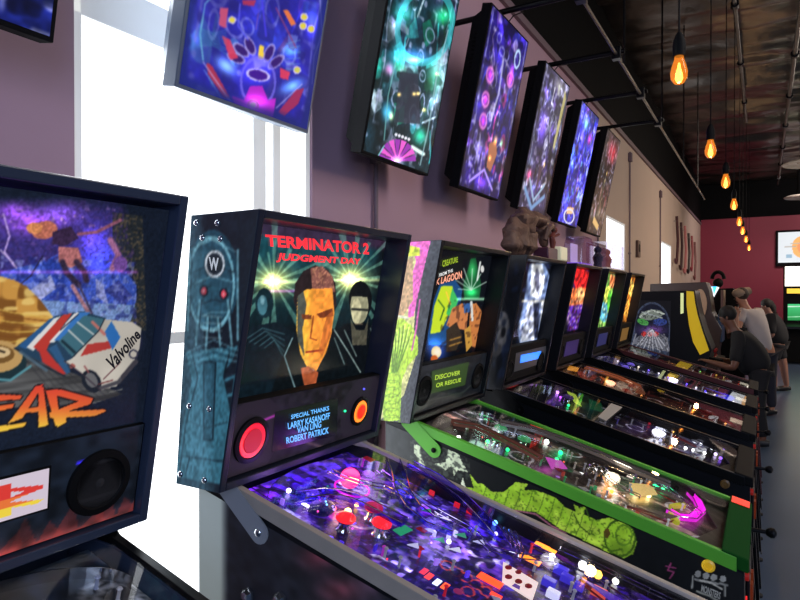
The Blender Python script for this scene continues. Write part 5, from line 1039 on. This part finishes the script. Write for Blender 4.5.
for k in range(7):
    y = ty(k); c = Vector((-(TN0+TN1)/2, y, (TZ0+TZ1)/2)); t = thing('hanging_television', c, TLAB[k], 'television', 'televisions tilted above the pinball machines')
    h, w = .475, .285
    def q(a, b, d): return c+Vector((0, a, 0))+TU*b-TNn*d
    def rect(a, b, d): return [q(-a, -b, d), q(a, -b, d), q(a, b, d), q(-a, b, d)]
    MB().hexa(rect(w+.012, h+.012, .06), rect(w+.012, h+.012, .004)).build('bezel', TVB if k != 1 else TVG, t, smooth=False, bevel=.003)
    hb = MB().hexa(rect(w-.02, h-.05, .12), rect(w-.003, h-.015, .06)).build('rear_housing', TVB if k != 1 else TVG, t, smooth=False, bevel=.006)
    for i in range(10): b0 = h-.14-.022*i; MB().hexa([q(-w+.012, b0, .085), q(-w+.012, b0, .06), q(-w+.012, b0+.008, .06), q(-w+.012, b0+.008, .085)], [q(-w-.002, b0, .085), q(-w-.002, b0, .06), q(-w-.002, b0+.008, .06), q(-w-.002, b0+.008, .085)]).build('vent_slot', MATTE, hb, smooth=False)
    MB().hexa(rect(.1, .1, .15), rect(.1, .1, .105)).build('mount_plate', BLK_MET, t, smooth=False)
    cv = Cv(rect(w, h, .003), 190 if k < 3 else 100, 310 if k < 3 else 170, BG[k], 200+k); tv_paint(k, cv); cv.blur(1).build('screen', art_mat([.8, 1.05, 1.15, .95, .95, .95, .8][k], .4, .15, spec=.08), t, .0005)
    b = thing('mounting_bar', (XW, y, 3.3), 'black pipe from the wall to the rail above the '+['top left corner television', 'large television by the window', 'green and cyan television', 'purple television with pink lamps', 'grey violet television', 'electric blue television', 'farthest red topped television'][k], 'bar', 'black bars carrying the televisions')
    MB().tube([(XW, y, 3.3), (-.80, y, 3.3)], .017, 10).build('pipe', BLK_MET, b)
    MB().box((XW, y-.05, 3.21), (XW+.015, y+.05, 3.39)).build('wall_plate', BLK_MET, b, bevel=.003)
    MB().box((-.88, y-.03, 3.25), (-.82, y+.03, 3.33)).build('rail_clamp', BLK_MET, b, bevel=.004)
    MB().tube([(-1.36, y, 3.3), (-1.37, y, 3.16), tuple(q(0, .1, .14))], .012, 8).build('drop_bracket', BLK_MET, b)
    MB().tube([tuple(q(.1, h-.1, .09)), tuple(q(.16, h+.05, .12)), (-1.3, y+.2, 3.36), (-1.2, y+.08, 3.31)], .004, 6).build('cable', RUBBER, b)

# ======== toppers standing on the machine heads
def rock(mb, o, r, sq, seed, n=32):
    k0 = len(mb.v); mb.ball(o, r, n, sq); g = random.Random(seed); ph = [g.uniform(0, 6) for _ in range(6)]; o = Vector(o)
    for i in range(k0, len(mb.v)):
        v = mb.v[i]-o; s = 1+.13*math.sin(v.x*60+ph[0])*math.sin(v.y*50+ph[1])+.10*math.sin(v.z*90+ph[2])+.06*math.sin(v.y*130+v.z*110+ph[3]); mb.v[i] = o+v*s
t = thing('sculpted_topper', (-1.12, 3.35, 1.88), 'brown rocky sculpted topper with small plaque on top of the fourth machine head', 'topper')
BR = mat('brown_sculpt', (98, 72, 60), .6, var=.4, scale=18, bump=.6)
mb = MB(); rock(mb, (-1.13, 3.14, 1.985), .115, (.55, 1.05, .9), 1); rock(mb, (-1.12, 3.24, 2.08), .10, (.6, 1.2, .7), 2); rock(mb, (-1.12, 3.44, 2.11), .085, (.6, 1.7, .5), 3); rock(mb, (-1.13, 3.31, 1.98), .105, (.5, 1.1, .8), 5); rock(mb, (-1.12, 3.58, 2.06), .055, (.7, 1, 1.6), 4); rock(mb, (-1.12, 3.06, 1.95), .08, (.6, 1, .8), 6)
mb.build('rock_mass', BR, t)
MB().tube([(-1.06, 3.42, 1.99), (-1.05, 3.44, 2.05), (-1.05, 3.52, 2.08), (-1.06, 3.6, 2.06)], [.012, .018, .016, .01], 8).build('curled_ridge', BR, t)
MB().box((-1.13, 3.42, 1.881), (-1.04, 3.66, 1.95)).build('plinth', mat('plum_plinth', (84, 44, 62), .35), t, bevel=.006)
MB().box((-1.10, 3.60, 1.885), (-1.02, 3.74, 1.965)).build('plaque', mat('ivory_plaque', (206, 202, 176), .4, emit=(200, 196, 160), es=.35), t, bevel=.006)
mb = MB().tube([(-1.07, 3.6, 1.95), (-1.07, 3.6, 1.99), (-1.07, 3.58, 2.02), (-1.06, 3.6, 2.05)], [.012, .02, .016, .01], 8); mb.ball((-1.06, 3.6, 2.06), .02, 8); mb.tube([(-1.07, 3.58, 2.02), (-1.05, 3.53, 2.01)], .008, 6); mb.tube([(-1.07, 3.6, 2.02), (-1.05, 3.66, 2.04)], .008, 6)
mb.build('small_figure', mat('rust_figure', (110, 52, 44), .5), t)
t = thing('clear_dome', (-1.1, 4.35, 1.88), 'clear rounded plastic dome glowing faint purple on the fifth machine head', 'topper')
CLR = glass_mat('clear_case', (236, 232, 246), f0=1.)
MB().prism([(-1.17, 4.16, 1.885), (-1.17, 4.5, 1.885), (-1.17, 4.5, 2.03), (-1.17, 4.44, 2.08), (-1.17, 4.24, 2.08), (-1.17, 4.17, 2.0)], (.13, 0, 0)).build('dome_shell', CLR, t, smooth=False, bevel=.008)
MB().box((-1.16, 4.17, 1.881), (-1.05, 4.49, 1.90)).build('lamp_base', mat('violet_base', (120, 90, 180), .3, emit=(130, 80, 220), es=.7), t, bevel=.003)
MB().box((-1.155, 4.3, 1.9), (-1.15, 4.48, 2.04)).build('frosted_back', mat('frost', (170, 150, 190), .5, emit=(190, 170, 210), es=.5), t)
t = thing('figure_case', (-1.1, 5.2, 1.88), 'clear display case with small dark and rosy figures before the first small window', 'topper')
MB().box((-1.18, 4.85, 1.89), (-1.03, 5.54, 2.09)).build('case_shell', CLR, t, bevel=.004)
MB().box((-1.19, 4.84, 1.881), (-1.02, 5.55, 1.892)).build('case_base', mat('white_base', (210, 208, 204), .4), t, bevel=.002)
MB().box((-1.178, 4.98, 1.892), (-1.172, 5.53, 2.07)).build('case_card', mat('pale_card', (224, 224, 226), .6, emit=(220, 222, 228), es=.6), t)
for y, c, nm in ((4.93, (26, 20, 40), 'dark_figure'), (5.12, (132, 84, 84), 'rosy_figure'), (5.25, (150, 110, 90), 'tan_figure')):
    mb = MB().lathe((-1.11, y, 1.892), (0, 0, 1), [(.035, 0), (.03, .04), (.042, .08), (.02, .115), (.03, .13), (.028, .15), (.01, .165)], 12); mb.tube([(-1.11, y-.03, 1.98), (-1.09, y-.07, 2.0)], .012, 6); mb.tube([(-1.11, y+.03, 1.98), (-1.09, y+.06, 1.95)], .012, 6)
    mb.build(nm, mat(nm, c, .5), t)

# ======== upright arcade cabinets past the row
def cab(y, d, pts, col, label, name='arcade_cabinet'):
    o = Vector((0, y, 0)); P = [on_plane(a, b, o, Vector((0, 1, 0))) for a, b in pts]
    t = thing(name, (sum(p.x for p in P)/len(P), y+d/2, 0), label, 'arcade cabinet')
    xb = min(p.x for p in P); xf = P[-1].x
    return t, P, xb, xf
t, P, xb, xf = cab(8.0, .62, [(633, 293), (640, 291.5), (695, 290.5), (697, 303), (699.5, 315), (704, 330), (712, 350), (708, 360)], None, 'black arcade cabinet with domed space artwork and a curved yellow front edge')
prof = P+[Vector((xf-.08, 8.0, .75)), Vector((xf-.08, 8.0, .02)), Vector((xb, 8.0, .02))]
MB().prism(prof, (0, .62, 0)).build('cabinet_body', BLACK, t, smooth=False, bevel=.006)
yp = [on_plane(a, b, Vector((0, 7.98, 0)), Vector((0, 1, 0))) for a, b in [(686.5, 291), (693.5, 291.5), (695, 303), (697.5, 315), (702, 330), (709, 350.5), (700, 355), (693, 342), (689, 325), (686.5, 305)]]
MB().prism(yp, (0, .02, 0)).build('yellow_front_edge', mat('taxi_yellow', (238, 200, 30), .4, var=.1, emit=(238, 200, 30), es=.25), t, smooth=False)
MB().prism([on_plane(a, b, Vector((0, 7.99, 0)), Vector((0, 1, 0))) for a, b in [(680.5, 293), (683.5, 293), (683.5, 313), (680.5, 314)]], (0, .006, 0)).build('lit_strip', E('pale_lime', (190, 200, 140), 1.), t, smooth=False)
cv = Cv([on_plane(a, b, Vector((0, 7.997, 0)), Vector((0, 1, 0))) for a, b in [(628, 347), (669, 361), (671, 301), (630, 300)]], 120, 150, (18, 19, 24), 44).photo()
dome = (cv.mell(652, 330, 19, 28) < 1) | (cv.mpoly([(632, 330), (671, 330), (669, 356), (630, 346)]))
cv.put(dome*1., (60, 70, 92)); cv.put(((cv.mell(652, 330, 17, 26) < 1) & (cv.Y < 338))*1., (22, 26, 44)); cv.ell(651, 315, 12, 5, (120, 130, 120), -8); cv.line([(640, 317), (651, 310), (664, 314)], 1.6, (190, 200, 190)); cv.line([(642, 312), (662, 318)], 1.4, (150, 160, 160)); cv.ell(643, 322, 6, 3, (70, 150, 70), 20); cv.ell(660, 322, 7, 3.5, (50, 70, 140)); cv.glow(652, 330, 16, 6, (110, 60, 130))
for i in range(5): cv.line([(636+i*7, 334), (630+i*10, 352)], 1.3, (150, 150, 160), .8)
cv.poly([(636, 338), (650, 328), (668, 338), (669, 352), (632, 344)], (130, 130, 136), .7)
for x in (644, 650, 656): cv.ell(x, 334, 2.6, 2.6, (200, 60, 60))
for i in range(8): cv.line([(652, 329), (633+i*5, 350)], 1, (210, 212, 220), .7)
cv.poly([(628, 345), (669, 357), (669, 361), (628, 349)], (90, 50, 100)); cv.splash(40, 50, .6, (16, 16, 20), .5, dome*1.)
cv.build('side_art', art_mat(.55, .3, .8), t, .0008)
cp = on_plane(706, 357, Vector((0, 8.0, 0)), Vector((0, 1, 0)))
MB().hexa([(cp.x-.05, 8.02, cp.z-.07), (cp.x+.17, 8.02, cp.z-.10), (cp.x+.17, 8.6, cp.z-.10), (cp.x-.05, 8.6, cp.z-.07)], [(cp.x-.05, 8.02, cp.z+.02), (cp.x+.17, 8.02, cp.z-.03), (cp.x+.17, 8.6, cp.z-.03), (cp.x-.05, 8.6, cp.z+.02)]).build('control_panel', MATTE, t, smooth=False, bevel=.004)
for yy in (8.18, 8.42):
    j = MB().lathe((cp.x+.08, yy, cp.z-.01), (0, 0, 1), [(.02, 0), (.005, .01), (.005, .05), (.016, .06), (.016, .08), (.003, .09)], 12).build('joystick', mat('red_button', (180, 30, 30), .3), t)
t2, P, xb, xf = cab(9.3, .66, [(650, 284), (706, 282), (709, 290), (712, 312), (722, 330)], None, 'dark brown arcade cabinet behind the yellow edged one, beige round panel on its side')
prof = P+[Vector((xf-.05, 9.3, .9)), Vector((xf-.05, 9.3, .02)), Vector((xb, 9.3, .02))]
MB().prism(prof, (0, .66, 0)).build('cabinet_body', mat('dark_walnut', (50, 34, 30), .4, var=.2), t2, smooth=False, bevel=.006)
MB().prism([on_plane(700+7*math.cos(a), 304+15*math.sin(a), Vector((0, 9.29, 0)), Vector((0, 1, 0))) for a in np.linspace(0, 6.2, 20)], (0, .006, 0)).build('side_disc', mat('tan_disc', (150, 116, 90), .5), t2, smooth=False)
MB().box((xf-.02, 9.36, 1.5), (xf+.012, 9.9, 1.75)).build('marquee', E('marquee_warm', (70, 44, 34), .2), t2)
MB().box((xf-.05, 9.36, 1.05), (xf+.004, 9.9, 1.42)).build('monitor_screen', E('screen_blue', (36, 50, 70), .3), t2)
t3, P, xb, xf = cab(11.2, .7, [(690, 290), (733, 288), (738, 300), (738, 318), (748, 334)], None, 'black arcade cabinet with blue white triangle light and chrome trim near the maroon wall')
prof = P+[Vector((xf-.05, 11.2, .9)), Vector((xf-.05, 11.2, .02)), Vector((xb, 11.2, .02))]
MB().prism(prof, (0, .7, 0)).build('cabinet_body', MATTE, t3, smooth=False, bevel=.006)
Y_ = Vector((0, 1, 0)); O3 = Vector((0, 11.19, 0))
MB().prism([on_plane(a, b, O3, Y_) for a, b in [(710, 286.5), (717, 286.5), (714, 295)]], (0, .01, 0)).build('triangle_light', E('sky_triangle', (70, 190, 240), 1.6), t3, smooth=False)
MB().tube([on_plane(a, b, O3, Y_) for a, b in [(711, 287), (714, 296), (718, 287)]], .02, 6).build('white_outline', E('white_outline', (230, 236, 240), 1.2), t3)
mb = MB(); r = random.Random(4)
for i in range(16): mb.ball(on_plane(r.uniform(709, 720), r.uniform(322, 348), O3, Y_), r.uniform(.02, .05), 8)
mb.build('chrome_trim', CHROME, t3)
MB().tube([on_plane(718+6*math.cos(a), 279-7*math.sin(a), O3+Y_*.3, Y_) for a in np.linspace(0, 3.14, 10)], .03, 8).build('top_arch', MATTE, t3)
MB().ball(on_plane(718, 283, O3+Y_*.3, Y_), .08, 12).build('top_globe', MATTE, t3)
t4 = thing('arcade_cabinet', (.62, 18.3, 0), 'tall arcade cabinet at the right edge with white marquee, yellow band and green screen', 'arcade cabinet')
MB().box((.44, 18.0, .02), (1.3, 18.7, 2.42)).build('cabinet_body', MATTE, t4, bevel=.01)
MB().box((.46, 17.985, 1.90), (1.28, 17.999, 2.38)).build('marquee', E('marquee_white', (255, 250, 235), 2.2), t4)
MB().box((.50, 17.985, 1.72), (1.28, 17.999, 1.84)).build('yellow_band', E('band_yellow', (236, 196, 60), 1.), t4)
cv = Cv([(.52, 17.995, 1.06), (1.26, 17.995, 1.06), (1.26, 17.995, 1.46), (.52, 17.995, 1.46)], 40, 30, (40, 160, 80)); cv.vgrad(0, 100, (30, 130, 60), (60, 190, 110)); cv.line([(0, 84), (100, 90)], 6, (200, 230, 210)); cv.line([(0, 20), (100, 30)], 5, (150, 220, 170)); cv.build('screen', art_mat(1.1, .2, .2), t4)
MB().hexa([(.36, 17.7, .86), (1.28, 17.7, .86), (1.28, 18.0, .9), (.36, 18.0, .9)], [(.36, 17.7, .92), (1.28, 17.7, .92), (1.28, 18.0, 1.0), (.36, 18.0, 1.0)]).build('control_panel', BLK_MET, t4, smooth=False)
# wall television
t5 = thing('wall_television', (1.0, YB-.05, 3.0), 'television on the maroon wall showing a white screen with orange disc', 'television')
MB().box((.30, YB-.10, 2.50), (1.82, YB-.03, 3.52)).build('bezel', TVB, t5, bevel=.01)
cv = Cv([(.36, YB-.102, 2.60), (1.76, YB-.102, 2.60), (1.76, YB-.102, 3.46), (.36, YB-.102, 3.46)], 70, 44, (222, 228, 232)); cv.ell(38, 50, 14, 34, (244, 176, 96)); cv.ell(42, 50, 9, 22, (240, 150, 90)); cv.line([(12, 52), (30, 52)], 3, (180, 170, 160)); cv.line([(22, 62), (50, 62)], 3, (196, 180, 160)); cv.poly([(14, 16), (24, 16), (24, 26), (14, 26)], (150, 180, 200)); cv.build('screen', art_mat(1.0, .2, .2), t5)

# ======== people
def person(name_label, J, skin, shirt, pants, hair, shoe=(30, 30, 34), sleeves=.55, cap=None, legs=None, R=1., extra=None, wide=1.):
    J = {k: Vector(v) for k, v in J.items()}; _s = (J['shL']-J['shR']); _s.z = 0; _s.normalize()
    J['hipL'] = J['pelvis']+_s*.09-Vector((0, 0, .11)); J['hipR'] = J['pelvis']-_s*.09-Vector((0, 0, .11)); _h = J['head']
    J['neck'] = _h+(J['neck']-_h)*.80; J['shL'] = J['shL']+Vector((0, 0, .05)); J['shR'] = J['shR']+Vector((0, 0, .05)); J['chest'] = J['chest']+Vector((0, 0, .04))
    root = thing('person', (J['pelvis'].x, J['pelvis'].y, 0), name_label, 'person')
    off = origin_of(root); SK = mat('skin_%d_%d_%d' % skin, skin, .5)
    def skinned(name, nodes, edges, m, parent=root, rootn=0):
        me = bpy.data.meshes.new(name); me.from_pydata([tuple(p-off) for p, r in nodes], edges, []); me.materials.append(m)
        o = bpy.data.objects.new(name, me); C.objects.link(o); o.parent = parent
        s = o.modifiers.new('skin', 'SKIN'); s.use_smooth_shade = True
        for i, (p, r) in enumerate(nodes):
            v = me.skin_vertices[0].data[i] if len(me.skin_vertices) else None
            v.radius = (r*R, r*R); v.use_root = (i == rootn)
        o.modifiers.new('sub', 'SUBSURF').levels = 2; o.modifiers['sub'].render_levels = 2
        return o
    f = J['face'].normalized(); f.z = f.z; side = (J['shL']-J['shR']).normalized(); hd = J['head']; nk = J['neck']
    N = []; Ed = []
    def add(p, r, par=None):
        N.append((Vector(p), r)); 
        if par is not None: Ed.append((par, len(N)-1))
        return len(N)-1
    pel = add(J['pelvis'], .125); wa = add((J['pelvis']+J['chest'])/2, .115, pel); ch = add(J['chest'], .135, wa); nb = add(nk-(nk-hd).normalized()*-.03, .058, ch); hj = add(nk*.55+hd*.45, .062, nb); hc = add(hd, .082, hj); ht = add(hd+(hd-nk).normalized()*.07, .060, hc)
    add(hd+f*.075-(hd-nk).normalized()*.03, .022, hc)
    for s in 'LR':
        sh = add(J['sh'+s], .058, ch); el = add(J['el'+s], .042, sh); wr = add(J['ha'+s]*.82+J['el'+s]*.18, .028, el); pa = add(J['ha'+s], .032, wr)
        d = (J['ha'+s]-J['el'+s]).normalized(); a = d.cross(Vector((0, 0, 1))); a = a.normalized() if a.length > .1 else Vector((1, 0, 0)); dn = d.cross(a)
        for i, L in enumerate((.062, .072, .068, .055)):
            b = J['ha'+s]+a*(-.027+.018*i)+d*.03; k1 = add(b, .0095, pa); k2 = add(b+d*L*.5, .009, k1); add(b+d*L*.85+dn*.02*(1 if dn.z < 0 else -1), .008, k2)
        k1 = add(J['ha'+s]+a*.035+d*.0, .011, pa); add(J['ha'+s]+a*.05+d*.035, .009, k1)
        hp = add(J['hip'+s], .085, pel); kn = add(J['kn'+s], .060, hp); cf = add(J['kn'+s]*.6+J['ft'+s]*.4, .052, kn); an = add(J['ft'+s]+Vector((0, 0, .08)), .038, cf); add(J['ft'+s]+J['toe']*.10+Vector((0, 0, .045)), .034, an)
    skinned('body', N, Ed, SK)
    # clothing
    N2 = []; E2 = []
    def ad2(p, r, par=None):
        N2.append((Vector(p), r)); 
        if par is not None: E2.append((par, len(N2)-1))
        return len(N2)-1
    a = ad2(J['pelvis']-Vector((0, 0, .09)), .142*wide); b = ad2((J['pelvis']+J['chest'])/2, .150*wide, a); c = ad2(J['chest'], .165*wide, b); ad2(J['chest']*.35+nk*.65, .085, c)
    for s in 'LR': d = ad2(J['sh'+s], .076, c); ad2(J['sh'+s]*(1-sleeves)+J['el'+s]*sleeves, .062, d)
    skinned('shirt', N2, E2, mat('cloth_%d_%d_%d' % shirt, shirt, .85, var=.15, bump=.2))
    N2 = []; E2 = []; lg = legs or 1.
    a = ad2(J['pelvis']+Vector((0, 0, .10)), .14)
    for s in 'LR':
        b = ad2(J['hip'+s], .098, a)
        if lg < 1: ad2(J['hip'+s]*(1-lg)+J['kn'+s]*lg, .088, b)
        else: c = ad2(J['kn'+s], .078, b); ad2(J['ft'+s]+Vector((0, 0, .1)), .06, c)
    skinned('shorts' if lg < 1 else 'trousers', N2, E2, mat('cloth_%d_%d_%d' % pants, pants, .85))
    for s in 'LR': q = J['ft'+s]; MB().tube([q+Vector((0, 0, .05))-J['toe']*.06, q+Vector((0, 0, .055)), q+J['toe']*.12+Vector((0, 0, .04)), q+J['toe']*.2+Vector((0, 0, .03))], [.035, .048, .045, .028], 12).build('shoe', mat('shoe_%d' % shoe[0], shoe, .5), root)
    u = (hd-nk).normalized(); HM = mat('hair_%d_%d_%d' % hair, hair, .75, var=.2, bump=.4)
    m_ = MB().ball(hd+u*.035-f*.022, .094, 16, (1, 1, 1.02)); 
    if extra == 'long': m_.tube([hd-f*.05+u*.04, hd-f*.085-u*.06, hd-f*.09-u*.17], [.08, .07, .04], 12)
    m_.build('hair', HM, root)
    if cap: cpm = mat('cap_%d' % cap[0], cap, .8, var=.15); o_ = MB().ball(hd+u*.055, .096, 16, (1, 1, .75)).build('cap', cpm, root); MB().tube([hd+u*.04-f*.06, hd+u*.03-f*.15], [.07, .05], 12).build('cap_peak', cpm, o_)
    for s in (-1, 1):
        MB().ball(hd+f*.078+side*s*.030+u*.005, .010, 8).build('eye', mat('eye_dark', (24, 18, 18), .3), root); MB().ball(hd+side*s*.086-u*.01, .020, 8, (.6, .6, 1)).build('ear', SK, root)
    MB().tube([hd+f*.076-u*.055-side*.02, hd+f*.084-u*.058, hd+f*.076-u*.055+side*.02], .006, 6).build('mouth', mat('lip_brown', (110, 60, 54), .5), root)
    return root
# man playing the yellow edged cabinet, facing the wall
def D(px, py, d): return at(px, py, d)
p = D(727, 317, 7.05); hx, hy = p.x, p.y
person('man in a black t-shirt leaning over the yellow edged arcade cabinet', dict(head=p, neck=(hx+.06, hy+.02, p.z-.16), face=(-.9, -.25, -.35), chest=(hx+.17, hy+.05, p.z-.40), pelvis=(hx+.32, hy+.08, .88),
       shR=(hx+.13, hy-.17+.05, p.z-.26), shL=(hx+.13, hy+.25, p.z-.26), elR=(hx+.08, hy-.24, p.z-.56), elL=(hx+.05, hy+.32, p.z-.54), haR=(hx-.20, hy-.10, p.z-.50), haL=(hx-.2, hy+.22, p.z-.5),
       hipR=(hx+.33, hy-.03, .82), hipL=(hx+.33, hy+.20, .82), knR=(hx+.30, hy-.05, .46), knL=(hx+.28, hy+.22, .46), ftR=(hx+.36, hy-.06, 0), ftL=(hx+.2, hy+.24, 0), toe=(-1, 0, 0)), (112, 72, 54), (15, 16, 20), (18, 18, 24), (18, 14, 14), R=1.08, wide=1.22, sleeves=.85)
p = D(741, 297, 8.7); hx, hy = p.x, p.y
person('person in a white t-shirt and pale cap bending towards the man in black', dict(head=p, neck=(hx+.05, hy+.03, p.z-.15), face=(-.8, -.5, -.45), chest=(hx+.14, hy+.0, p.z-.40), pelvis=(hx+.30, hy+.05, .92),
       shR=(hx+.02, hy-.10, p.z-.26), shL=(hx+.22, hy+.14, p.z-.26), elR=(hx-.04, hy-.28, p.z-.5), elL=(hx+.2, hy+.2, p.z-.56), haR=(hx-.05, hy-.26, p.z-.22), haL=(hx-.02, hy-.02, p.z-.62),
       hipR=(hx+.25, hy-.05, .86), hipL=(hx+.37, hy+.12, .86), knR=(hx+.24, hy-.06, .48), knL=(hx+.36, hy+.12, .48), ftR=(hx+.26, hy-.05, 0), ftL=(hx+.38, hy+.14, 0), toe=(-.8, -.5, 0)), (190, 134, 106), (196, 186, 182), (44, 44, 56), (60, 44, 36), cap=(150, 130, 110))
p = D(766, 306, 10.9); hx, hy = p.x, p.y
person('person in dark jacket and shorts with bare legs, standing behind the white shirt', dict(head=p, neck=(hx+.04, hy, p.z-.15), face=(-.9, -.3, -.3), chest=(hx+.10, hy, p.z-.38), pelvis=(hx+.18, hy, .86),
       shR=(hx+.05, hy-.18, p.z-.24), shL=(hx+.12, hy+.18, p.z-.24), elR=(hx+.10, hy-.22, p.z-.50), elL=(hx+.15, hy+.22, p.z-.5), haR=(hx-.08, hy-.14, p.z-.62), haL=(hx-.05, hy+.16, p.z-.62),
       hipR=(hx+.12, hy-.08, .80), hipL=(hx+.26, hy+.08, .80), knR=(hx+.10, hy-.09, .44), knL=(hx+.27, hy+.08, .44), ftR=(hx+.14, hy-.10, 0), ftL=(hx+.32, hy+.10, 0), toe=(-.9, -.3, 0)), (150, 108, 92), (30, 30, 34), (26, 26, 32), (30, 24, 24), legs=.7, sleeves=1., extra='long', shoe=(24, 24, 26), R=1.15, wide=1.25)

# ======== light
def area(name, loc, size, power, col, direction, sy=None):
    l = bpy.data.lights.new(name, 'AREA'); l.energy = power; l.color = col; l.size = size; l.shape = 'RECTANGLE'; l.size_y = sy or size
    o = bpy.data.objects.new(name, l); C.objects.link(o); o.location = loc
    o.rotation_euler = Vector(direction).to_track_quat('-Z', 'Y').to_euler(); return o
w = bpy.data.worlds.new('world'); sc.world = w; w.use_nodes = True
w.node_tree.nodes['Background'].inputs[0].default_value = (.92, .96, 1, 1); w.node_tree.nodes['Background'].inputs[1].default_value = 3.0
area('window_daylight', (-2.3, 1.55, 2.2), 1.3, 110, (.86, .93, 1), (1, .25, -.25), 3.4)
area('window_daylight_far', (-2.2, 8.4, 1.8), 1.2, 20, (.9, .95, 1), (1, .1, -.2), 1.6)
area('ceiling_fixture', (2.6, 3.5, 4.5), 1.0, 170, (1, .93, .90), (-.55, 0, -1), 5)
area('ceiling_fixture', (2.2, 12.5, 4.5), 1.0, 280, (1, .84, .70), (-.8, 0, -1), 7)
area('street_window', (2.0, -2.6, 2.6), 3.0, 150, (.55, .68, 1), (-.45, 1, -.15), 2.4)  # added cool fill from behind the camera, lifts wall and near cabinets
area('back_wall_light', (1.5, 17.5, 4.6), 2.0, 120, (1, .84, .78), (-.1, .8, -.8), 1)  # added fill to brighten the maroon wall
def pl(name, p, e, c, r=.04):
    l = bpy.data.lights.new(name, 'POINT'); l.energy = e; l.color = c; l.shadow_soft_size = r
    o = bpy.data.objects.new(name, l); C.objects.link(o); o.location = p
pl('playfield_lamp', pf(1, 14, 30, .04), .35, (.35, .15, 1)); pl('playfield_lamp', pf(1, 16, 75, .04), .35, (.45, .15, 1)); pl('playfield_lamp', pf(1, 40, 60, .045), .2, (.6, .5, 1)); pl('playfield_lamp', pf(1, 66, 80, .045), .2, (.9, .85, 1)); pl('playfield_lamp', pf(1, 20, 38, .045), .35, (1, .6, .3))
pl('playfield_lamp', pf(2, 20, 40, .045), .35, (.6, 1, .8)); pl('playfield_lamp', pf(2, 65, 60, .045), .45, (1, .9, .7)); pl('playfield_lamp', pf(3, 68, 60, .045), .4, (.85, .85, 1)); pl('playfield_lamp', pf(5, 55, 50, .045), .5, (.6, .55, 1)); pl('playfield_lamp', pf(4, 30, 50, .045), .25, (1, .5, .3))
